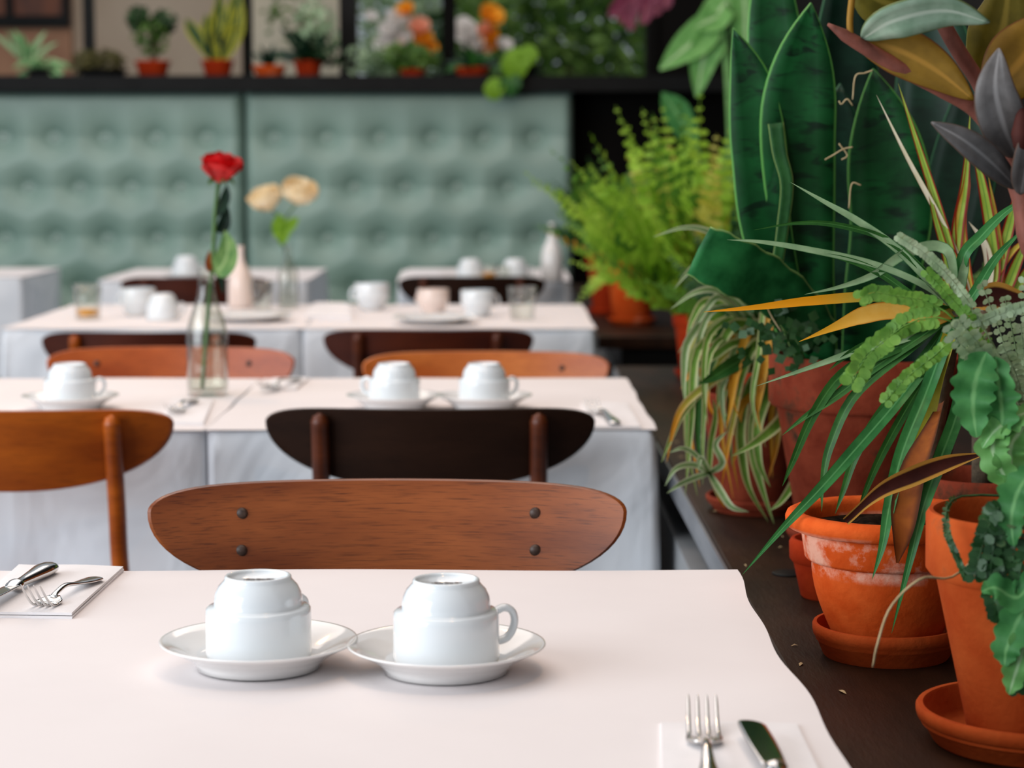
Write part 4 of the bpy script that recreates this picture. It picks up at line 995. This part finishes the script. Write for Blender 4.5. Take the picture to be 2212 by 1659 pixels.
fr('ferndark', [F0, (2100, 1070, 1.615), (2048, 1090, 1.580), (2046, 1150, 1.556), (2066, 1200, 1.548), (2088, 1252, 1.545)], 40, 9, 9, start=.3, ang=.4)
mb = MB(); mb.tube(spline([at(2140, 1170, 1.575), at(2060, 1245, 1.545), at(1990, 1250, 1.508), at(1925, 1310, 1.508), at(1896, 1390, 1.508), at(1886, 1440, 1.545)], 24), .0009, 5); mb.build('runner', 'straw', fern)

# ---- rubber plant reaching in from the right
YU = 1.66
c = V((.60, 1.90, LZ))
rub = thing('potted_rubber_plant', 'rubber plant branch with olive and purple leaves reaching in at top right', 'potted plant', c)
pot(rub, c, .085, .12, .20, 'terradull')
mb = MB(); mb.tube(spline([c + V((0, 0, .14)), c + V((-.02, -.05, .45)), at(2270, 560, YU), at(2205, 410, YU), at(2165, 310, YU), at(2110, 236, YU), at(2035, 192, YU), at(1950, 150, YU), at(1860, 98, YU), at(1788, 52, YU)], 50), [(.011 - .0065 * i / 50) * min(1, (51 - i) / 4) for i in range(51)], 10); mb.build('branch', 'stemred', rub)
mb = MB(); mb.tube(spline([at(2165, 310, YU), at(2120, 190, YU + .02), at(2072, 112, YU + .02), at(2035, 45, YU + .02), at(1990, -60, YU + .02)], 20), .0062, 10); mb.build('branch', 'stemred', rub)
mb = MB(); mb.tube(spline([at(1838, 84, YU), at(1836, 40, YU), at(1845, -40, YU)], 8), .0026, 8); mb.build('petiole', 'rubber', rub)
blades(rub, [
 ('rubberg', 88, [(1862, 84, 1.66), (1930, 44, 1.63), (2040, 22, 1.62), (2138, 48, 1.62)], .5, .5),
 ('rubber', 104, [(1850, 92, 1.67), (1930, 104, 1.66), (2020, 150, 1.65), (2104, 216, 1.64)], .1, .1),
 ('rubberp', 100, [(2196, 340, 1.63), (2168, 270, 1.61), (2150, 190, 1.60), (2158, 104, 1.60)], .2, -.2),
 ('rubberp', 62, [(2198, 408, 1.63), (2140, 350, 1.61), (2080, 302, 1.60), (2012, 264, 1.60)], .3, .1),
 ('rubbero', 150, [(2110, 200, 1.72), (2150, 110, 1.73), (2170, 40, 1.74), (2180, -60, 1.75)], .2, .2),
 ('rubber', 150, [(2130, 215, 1.70), (2190, 150, 1.69), (2240, 90, 1.69), (2300, 20, 1.69)], -.2, -.2),
 ('rubbero', 110, [(1845, -40, 1.68), (1900, 0, 1.68), (1960, 10, 1.68), (2050, -10, 1.68)], .2, .2),
 ('rubberp', 70, [(2204, 420, 1.62), (2220, 340, 1.6), (2230, 260, 1.6)], .4, .4),
], PR_oval, YU, n=22, fold=.22, thick=.0012)
mb = MB(); mb.lathe([(0, 0), (.006, .004), (.008, .014), (.005, .028), (0, .036)], 12, at(2206, 330, 1.6)); mb.build('bud', 'wither', rub)

# ---- spider plant
YP = 2.74
c = ledgept(1648, YP)
potsaucer(c, .070, .020, 'dark red terracotta saucer under the spider plant pot', 'terraold')
spi = thing('potted_spider_plant', 'terracotta pot with striped spider plant leaves spilling over the ledge', 'potted plant', c)
c = c + V((0, 0, .0062))
pot(spi, c, .055, .080, .150, 'terraold')  # dark aged clay puts the shadow on this pot into its colour
S0 = (1652, 800, 2.72)
blades(spi, [
 ('spiderp', 15, [S0, (1640, 650, 2.68), (1590, 540, 2.65), (1530, 500, 2.63), (1475, 492, 2.62), (1410, 512, 2.62)]),
 ('spiderp', 20, [S0, (1610, 660, 2.66), (1550, 572, 2.62), (1500, 575, 2.60), (1456, 624, 2.60)]),
 ('spiderp', 18, [S0, (1620, 690, 2.66), (1560, 632, 2.62), (1505, 630, 2.60), (1448, 668, 2.60)]),
 ('spiderp', 16, [S0, (1610, 700, 2.66), (1555, 640, 2.62), (1510, 690, 2.60), (1464, 764, 2.60)]),
 ('spider', 18, [S0, (1600, 690, 2.66), (1530, 650, 2.62), (1496, 690, 2.60), (1480, 750, 2.60)]),
 ('spider', 26, [S0, (1640, 720, 2.66), (1590, 700, 2.62), (1560, 740, 2.60), (1540, 800, 2.60)]),
 ('spider', 28, [S0, (1670, 750, 2.66), (1630, 745, 2.60), (1606, 800, 2.58), (1592, 870, 2.58)]),
 ('spiderp', 14, [S0, (1600, 680, 2.66), (1540, 670, 2.61), (1508, 740, 2.58), (1502, 840, 2.56), (1510, 930, 2.55), (1528, 1020, 2.55)]),
 ('spider', 20, [S0, (1590, 800, 2.62), (1530, 830, 2.56), (1475, 890, 2.53), (1450, 945, 2.52), (1428, 1000, 2.52)]),
 ('spidery', 18, [S0, (1600, 790, 2.62), (1540, 822, 2.55), (1480, 872, 2.53), (1455, 925, 2.52), (1440, 1000, 2.52)]),
 ('spiderp', 13, [S0, (1600, 780, 2.64), (1562, 830, 2.60), (1560, 880, 2.59), (1568, 930, 2.58)]),
 ('spidery', 13, [S0, (1610, 800, 2.62), (1585, 900, 2.56), (1570, 980, 2.54), (1558, 1056, 2.53)]),
 ('spider', 26, [S0, (1650, 830, 2.64), (1630, 900, 2.58), (1628, 980, 2.56), (1645, 1050, 2.55), (1672, 1132, 2.55)]),
 ('spider', 22, [S0, (1620, 830, 2.62), (1600, 920, 2.57), (1605, 1000, 2.56), (1620, 1060, 2.55), (1660, 1128, 2.56)]),
 ('spider', 24, [S0, (1660, 840, 2.62), (1636, 920, 2.56), (1640, 1000, 2.55), (1664, 1052, 2.55)]),
 ('spidery', 17, [S0, (1690, 820, 2.66), (1684, 900, 2.60), (1676, 970, 2.58), (1660, 1034, 2.58)]),
 ('spider', 30, [S0, (1720, 850, 2.60), (1690, 905, 2.50), (1640, 950, 2.46), (1580, 986, 2.45)], .3, 0),
 ('spidero', 16, [S0, (1640, 840, 2.62), (1600, 880, 2.58), (1592, 960, 2.57), (1585, 1000, 2.57)]),
 ('spider', 18, [S0, (1690, 760, 2.66), (1660, 745, 2.60), (1640, 800, 2.56), (1628, 870, 2.55)]),
 ('spiderp', 20, [S0, (1640, 700, 2.66), (1600, 730, 2.62), (1574, 790, 2.60), (1560, 830, 2.60)]),
 ('spider', 20, [S0, (1740, 950, 2.55), (1720, 1030, 2.50), (1690, 1080, 2.48), (1662, 1104, 2.48)]),
 ('spider', 20, [S0, (1600, 740, 2.62), (1540, 770, 2.58), (1500, 790, 2.57), (1484, 786, 2.57)]),
 ('spidery', 20, [S0, (1580, 790, 2.64), (1540, 820, 2.6), (1500, 800, 2.58), (1470, 840, 2.58)]),
 ('grassd', 34, [S0, (1640, 760, 2.62), (1580, 790, 2.55), (1540, 815, 2.53), (1510, 830, 2.52)]),
], PR_grass, YP, n=22, fold=.35)
rj = random.Random(11)
for k in range(26):
    x1 = rj.uniform(1480, 1700); y1 = rj.uniform(690, 800); y2 = rj.uniform(860, 1080); top = rj.uniform(640, 760); yy = rj.uniform(2.54, 2.68)
    blades(spi, [(rj.choice(['spider', 'spider', 'spidery', 'spiderp', 'spidero', 'grassd']), rj.uniform(12, 22), [S0, ((1652 + x1) / 2 + 10, top, 2.68), (x1 + 8, y1 + 30, yy), (x1 - 6, (y1 + y2) / 2 + 20, yy - .02), (x1 + rj.uniform(-20, 25), y2, yy - .03)])], PR_grass, YP, n=18, fold=.35)
K0 = (1532, 1022, 2.54)
blades(spi, [
 ('spiderp', 12, [K0, (1505, 985, 2.52), (1475, 968, 2.50), (1445, 978, 2.50)]), ('spiderp', 14, [K0, (1500, 1004, 2.5), (1460, 1012, 2.48), (1436, 1050, 2.48)]),
 ('spiderp', 16, [K0, (1560, 1000, 2.5), (1545, 960, 2.5), (1572, 930, 2.5)]), ('spider', 14, [K0, (1535, 960, 2.54), (1545, 900, 2.55), (1540, 860, 2.55)]),
 ('spiderp', 17, [K0, (1555, 1060, 2.50), (1580, 1095, 2.48), (1618, 1106, 2.48)]), ('spidery', 14, [K0, (1545, 1050, 2.52), (1555, 1075, 2.50), (1566, 1098, 2.5)]),
 ('spiderp', 14, [K0, (1505, 1030, 2.5), (1470, 1045, 2.46), (1440, 1066, 2.46)]), ('spiderp', 16, [K0, (1520, 1000, 2.49), (1512, 990, 2.48), (1508, 1018, 2.48)]),
], PR_grass, 2.5, n=14, fold=.3)

# ---- far ferns
def fernplant(t, base, n, L, mats, Ls=(.6, 1.1), el=(.2, 1.35), g=.5, ll=.035, lw=.014, pairs=26, az=(0, 6.283), rnd=random):
    for k in range(n):
        a = rnd.uniform(*az); e = rnd.uniform(*el); l = L * rnd.uniform(*Ls)
        d = V((math.cos(a) * math.cos(e), math.sin(a) * math.cos(e), math.sin(e))); b = base + V((math.cos(a), math.sin(a), 0)) * .015
        P = [b + d * (l * q) - V((0, 0, g * l * q * q)) for q in (0, .25, .5, .75, 1)]
        m = mats[rnd.randrange(len(mats))]
        frond(MB(), P, pairs, ll, lw, ang=.25, prof=PF_taper, rach=.0012, ref=V((-.1, .55, -.8)), start=.12, droop=.15).build('frond', m, t)
def potted(px, Y, w_px, h, m, name, label, lz=None, sau=None, dark=1):
    c = ledgept(px, Y)
    if lz is not None: c.z = lz
    if sau:
        potsaucer(c, w_px * .5 * Y / FPX * .92, .02, sau, m); 
    t = thing(name, label, 'potted plant', c); c2 = c + V((0, 0, .0062 if sau else 0))
    r = w_px * .5 * Y / FPX; z = pot(t, c2, r * .72, r, h, m, rimo=.005)
    return t, V((c.x, c.y, z))
rf = random.Random(5)
t, b = potted(1520, 4.42, 130, .13, 'terrared', 'potted_fern', 'large yellow-green fern bush in a red pot beyond the spider plant', sau='orange terracotta saucer under the large far fern')
FM = ['fernmid', 'fernlime', 'fernlime', 'fernyel', 'fernlime', 'fernlime', 'fernmid']
b = b + V((-.02, 0, .02))
fernplant(t, b, 60, .50, FM, el=(.85, 1.5), g=.14, ll=.046, lw=.030, pairs=15, rnd=rf)
fernplant(t, b, 34, .38, ['fernmid', 'fernlime', 'fernlime'], el=(.5, 1.1), g=.2, ll=.040, lw=.022, pairs=20, rnd=rf)
fernplant(t, b, 14, .50, ['fernlime', 'fernyel', 'fernlime'], el=(.8, 1.15), g=.15, ll=.042, lw=.024, pairs=22, az=(2.6, 3.7), rnd=rf)
fernplant(t, b, 3, .40, ['fernor'], el=(.6, 1.1), g=.15, ll=.034, lw=.02, pairs=14, rnd=rf)
t, b = potted(1366, 5.92, 112, .155, 'terra', 'potted_fern', 'airy green fern in the orange pot at the end of the ledge', sau='orange terracotta saucer under the airy far fern')
fernplant(t, b, 44, .34, ['fernmid', 'fernlime', 'fernlime', 'fernmid'], el=(.55, 1.5), g=.25, ll=.042, lw=.024, pairs=18, rnd=rf)
fernplant(t, b, 7, .22, ['fernlime'], el=(.2, .6), g=.8, ll=.035, lw=.022, pairs=14, rnd=rf)
t, b = potted(1322, 6.30, 112, .18, 'terrared', 'potted_fern', 'round dark green fern in the red pot nearest the banquette', sau='red terracotta saucer under the round dark fern')
fernplant(t, b, 44, .42, ['fernmid', 'ferndark', 'fernmid'], el=(.7, 1.5), g=.3, ll=.045, lw=.022, pairs=20, rnd=rf)
# broad-leaved plant rising behind the ferns
t, b = potted(1570, 5.75, 120, .16, 'terrared', 'potted_broadleaf', 'tall pale broad-leaved plant rising behind the large fern')
blades(t, [('lobedl', 75, [(1565, 600), (1580, 300), (1560, 60), (1500, 90), (1425, 150)], .3, .2), ('lobedl', 70, [(1570, 600), (1575, 350), (1560, 90), (1525, 110), (1505, 210)], 0, 0),
 ('lobedl', 70, [(1575, 600), (1590, 300), (1580, 20), (1540, 40), (1500, 60)], .4, .3), ('lobedl', 60, [(1575, 600), (1600, 300), (1610, 60), (1600, -60)], 0, 0), ('fernmid' if False else 'lobed', 60, [(1568, 600), (1540, 400), (1470, 260), (1430, 200)], .2, .2)], lambda t_: .1 if t_ < .5 else max(.03, math.sin(PI * ((t_ - .5) / .5) ** .8)) ** .8 + .02, 5.75, n=26)
# ferns filling the wall side of the ledge
for px, Y, n, L, lb in ((1650, 3.7, 40, .34, 'deep green fern between the large fern and the snake plant'), (1900, 3.15, 34, .34, 'dark fern hidden behind the snake plant leaves')):
    t, b = potted(px, Y, 150, .13, 'terrared', 'potted_fern', lb)
    fernplant(t, b, n, L, ['ferndark', 'fernmid', 'ferndark', 'fernmid'], el=(.75, 1.5), g=.2, ll=.045, lw=.02, pairs=22, rnd=rf)
# hanging purple plant near the post
c = at(1400, -40, 7.6)
t = thing('hanging_purple_plant', 'purple trailing plant hanging at the top centre right', 'hanging plant', c)
mb = MB(); mb.lathe([(0, 0), (.06, 0), (.085, .12), (.09, .13), (.08, .13), (.055, .02), (0, .02)], 32, c); mb.build('pot', 'terrared', t)
mb = MB(); mb.tube([c + V((0, 0, .13)), c + V((0, 0, .9))], .003, 6); mb.build('cord', 'black', t)
for P in ([(1395, -60), (1330, 20), (1312, 30)], [(1390, -60), (1360, 40), (1372, 66)], [(1410, -60), (1415, 20), (1432, 8)], [(1395, -60), (1350, 30), (1335, 48)], [(1405, -60), (1395, 30), (1380, 52)], [(1410, -60), (1440, 0), (1425, 20)], [(1390, -60), (1345, 10), (1318, 38)]):
    leafmesh([at(a, b, 7.5) for a, b in P], .05, PR_lance, 10, .2).build('leaf', 'purple', t)

# ------------------------------------------------------------------ plants on the window sill
SZ = 1.478; YW = 8.62
def sillpot(px, w, top, m, name, label):
    c = V((at(px, 150, YW).x, YW, SZ)); r = w * .5 * YW / FPX; h = at(px, top, YW).z - SZ
    t = thing(name, label, 'potted plant', c); z = pot(t, c, r * .75, r, h, m, rimo=.005); return t, V((c.x, c.y, z))
def rosette(t, b, n, L, w, m, el=(.5, 1.4), g=.2, prof=PR_lance, rnd=rf):
    for k in range(n):
        a = 2 * PI * (k + rnd.random() * .6) / n; e = rnd.uniform(*el); l = L * rnd.uniform(.6, 1.1)
        d = V((math.cos(a) * math.cos(e), math.sin(a) * math.cos(e), math.sin(e)))
        P = [b + d * (l * q) - V((0, 0, g * l * q * q)) for q in (0, .33, .66, 1)]
        leafmesh(P, w, prof, 8, .25, ref=V((0, .7, -.7))).build('leaf', m[rnd.randrange(len(m))], t)
def clump(t, c, R, n, s, m, rnd=rf, part='foliage'):
    mb = MB()
    for k in range(n):
        while True:
            q = V((rnd.uniform(-1, 1), rnd.uniform(-1, 1), rnd.uniform(-1, 1)))
            if q.length < 1: break
        p = c + V((q.x * R[0], q.y * R[1], q.z * R[2])); a = V((rnd.gauss(0, 1), rnd.gauss(0, 1), rnd.gauss(0, 1))).normalized(); b = a.orthogonal().normalized()
        b = (b * math.cos(k) + a.cross(b) * math.sin(k)); l = s * rnd.uniform(.6, 1.3)
        mb.add([p - a * l * .5, p - b * l * .28, p + a * l * .5, p + b * l * .28, p + a.cross(b) * l * .06], [(0, 1, 4), (1, 2, 4), (2, 3, 4), (3, 0, 4)])
    o = mb.build(part, m, t); o['kind'] = 'stuff'; return o
def stemto(t, b, c, r=.008): mb = MB(); mb.tube(spline([b, b.lerp(c, .5) + V((.01, 0, 0)), c], 8), r, 7); mb.build('stem', 'stembrown', t)
t, b = sillpot(92, 70, 150, 'black', 'potted_mint', 'pale variegated bushy plant at the left end of the sill')
rosette(t, b, 26, .15, .035, ['mint'], el=(-.2, 1.2), g=.6, prof=PR_oval); rosette(t, b + V((-.06, 0, .02)), 10, .2, .03, ['mint', 'grassp'], el=(.8, 1.4), prof=PR_oval)
t, b = sillpot(222, 110, 150, 'black', 'mossy_planter', 'low olive mossy cushion plant on the sill'); clump(t, b + V((-.02, 0, .03)), (.115, .08, .06), 420, .03, 'moss')
t, b = sillpot(330, 76, 132, 'terrared', 'potted_bonsai', 'small round-crowned tree in a red pot on the sill'); c1 = at(328, 78, YW); stemto(t, b, c1, .014)
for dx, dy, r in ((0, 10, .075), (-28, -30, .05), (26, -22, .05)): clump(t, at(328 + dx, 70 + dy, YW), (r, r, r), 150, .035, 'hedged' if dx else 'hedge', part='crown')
t, b = sillpot(470, 70, 130, 'terrared', 'potted_snake_plant', 'small yellow-edged snake plant in a red pot on the sill')
blades(t, [('snakeyel', 30, [(470 + dx, 132), (470 + dx * 2 + tx * .4, 80), (470 + tx, ty)]) for dx, tx, ty in ((-8, -70, 40), (-4, -25, 30), (0, 5, -30), (4, 30, -10), (8, 55, 0), (3, 62, 60), (-2, -5, 10), (6, 48, -50), (-6, 18, 30))] + [('darkleaf', 40, [(470, 132), (465, 100), (455 + k * 12, 60)]) for k in range(4)], PR_sans, YW, n=12)
t, b = sillpot(582, 74, 142, 'terra', 'potted_seedling', 'orange pot with short dark shoots on the sill'); rosette(t, b, 12, .12, .025, ['darkleaf'], el=(.6, 1.4))
t, b = sillpot(666, 64, 132, 'terrared', 'potted_shrub', 'red pot with a dark leafy shrub on the sill beside the wide post'); rosette(t, b, 22, .20, .05, ['darkleaf', 'roseleafd', 'darkleaf'], el=(.2, 1.4)); c1 = at(680, 60, YW); stemto(t, b, c1, .007); clump(t, c1, (.09, .06, .12), 90, .05, 'hedgel'); clump(t, at(690, 110, YW), (.10, .06, .07), 80, .05, 'hedged', part='undergrowth')
t, b = sillpot(892, 62, 150, 'terrared', 'potted_flowering_plant', 'dark red pot with light green foliage on the sill, below the white flowers'); clump(t, at(880, 125, YW), (.13, .08, .06), 260, .045, 'hedge'); clump(t, at(800, 130, YW), (.12, .06, .07), 70, .05, 'hedgel', part='silver_foliage')
t, b = sillpot(1020, 78, 146, 'terrared', 'potted_shade_plant', 'wide red pot with dark leaves on the sill, right of the narrow post'); rosette(t, b, 24, .14, .04, ['darkleaf', 'grassd'], el=(.1, 1.2)); 
t, b = sillpot(1130, 70, 140, 'black', 'potted_lime_creeper', 'lime green round-leaved creeper hanging over the sill end')
for px, py, r, m in ((1114, 137, 32, 'lime'), (1068, 192, 23, 'lime'), (1102, 182, 24, 'grassd'), (1140, 120, 22, 'lime')):
    q = at(px, py, 8.33); rr = r * 8.33 / FPX
    leafmesh([q + V((-.2 * rr, 0, rr)), q + V((0, -.01, .3 * rr)), q + V((0, -.012, -.3 * rr)), q + V((.2 * rr, 0, -rr))], rr * 2, lambda t_: max(.05, math.sin(PI * t_)) ** .5, 12, .15).build('leaf', m, t)
    mb = MB(); mb.tube(spline([b, V(((b.x + q.x) / 2, 8.42, b.z + .06)), q + V((0, .01, rr * .8))], 8), .003, 6); mb.build('runner', 'stemgreen', t)

# ------------------------------------------------------------------ garden behind the window
def shrub(name, label, px, py, Y, R, n, s, m, blooms=()):
    c = at(px, py, Y); t = thing(name, label, 'shrub', (c.x, c.y, 0))
    mb = MB(); mb.tube([(c.x, c.y, 0), (c.x + .03, c.y, c.z * .5), (c.x, c.y, c.z)], [.03, .025, .012], 8); mb.build('trunk', 'stembrown', t)
    clump(t, c, R, n, s, m)
    for bx, by, br, bm in blooms: bloom(t, at(bx, by, Y - R[1] - .05) - V((0, 0, br * .4)), br, br, bm, V((rf.uniform(-.4, .4), -.8, .6)), layers=((5, 1, 0), (4, .6, .5)))
shrub('silver_rose_bush', 'silvery bush with white and orange blooms behind the window', 850, 90, 10.3, (.20, .16, .55), 520, .07, 'hedgel',
 [(845, 62, .05, 'whitepetal'), (870, 85, .055, 'whitepetal'), (858, 40, .05, 'whitepetal'), (838, 95, .05, 'whitepetal'), (878, 20, .04, 'orangepetal'), (905, 55, .045, 'pinkpetal'), (915, 82, .045, 'orangepetal'), (930, 102, .035, 'orangepetal'), (866, 105, .04, 'pinkpetal'), (800, 35, .03, 'whitepetal')])
shrub('white_rose_bush', 'bush with white and golden blooms right of the narrow post', 1040, 85, 10.3, (.16, .14, .5), 330, .07, 'hedge',
 [(1010, 68, .055, 'whitepetal'), (1026, 92, .05, 'whitepetal'), (1056, 32, .055, 'orangepetal'), (1062, 75, .045, 'orangepetal'), (1050, 62, .035, 'pinkpetal'), (1088, 95, .035, 'whitepetal'), (1000, 50, .035, 'whitepetal'), (1038, 110, .04, 'whitepetal'), (1060, 100, .035, 'orangepetal')])
shrub('garden_shrub', 'broad green shrub behind the right end of the window', 1230, 90, 11.0, (.62, .3, .75), 2600, .085, 'hedge')
shrub('garden_shrub', 'dark shrub low behind the window', 1180, 190, 11.75, (1.0, .3, .5), 1600, .10, 'hedged')
shrub('garden_shrub', 'tall pale shrub rising behind the flowers', 960, -20, 12.4, (.55, .25, .75), 1500, .10, 'hedgel')
shrub('garden_shrub', 'tall leafy shrub in front of the cream wall', 650, 20, 11.3, (.22, .2, .4), 120, .07, 'hedge')
c = at(645, -28, 9.6)
t = thing('hanging_pot', 'orange hanging pot cut by the top edge', 'hanging pot', c)
mb = MB(); mb.lathe([(0, -.02), (.05, -.018), (.075, 0), (.09, .10), (.095, .11), (.085, .11), (.06, .01), (0, .005)], 32, c + V((0, 0, .01))); mb.build('pot', 'terra', t)
mb = MB(); mb.tube([c + V((0, 0, .11)), c + V((0, 0, .8))], .003, 6); mb.build('cord', 'black', t)
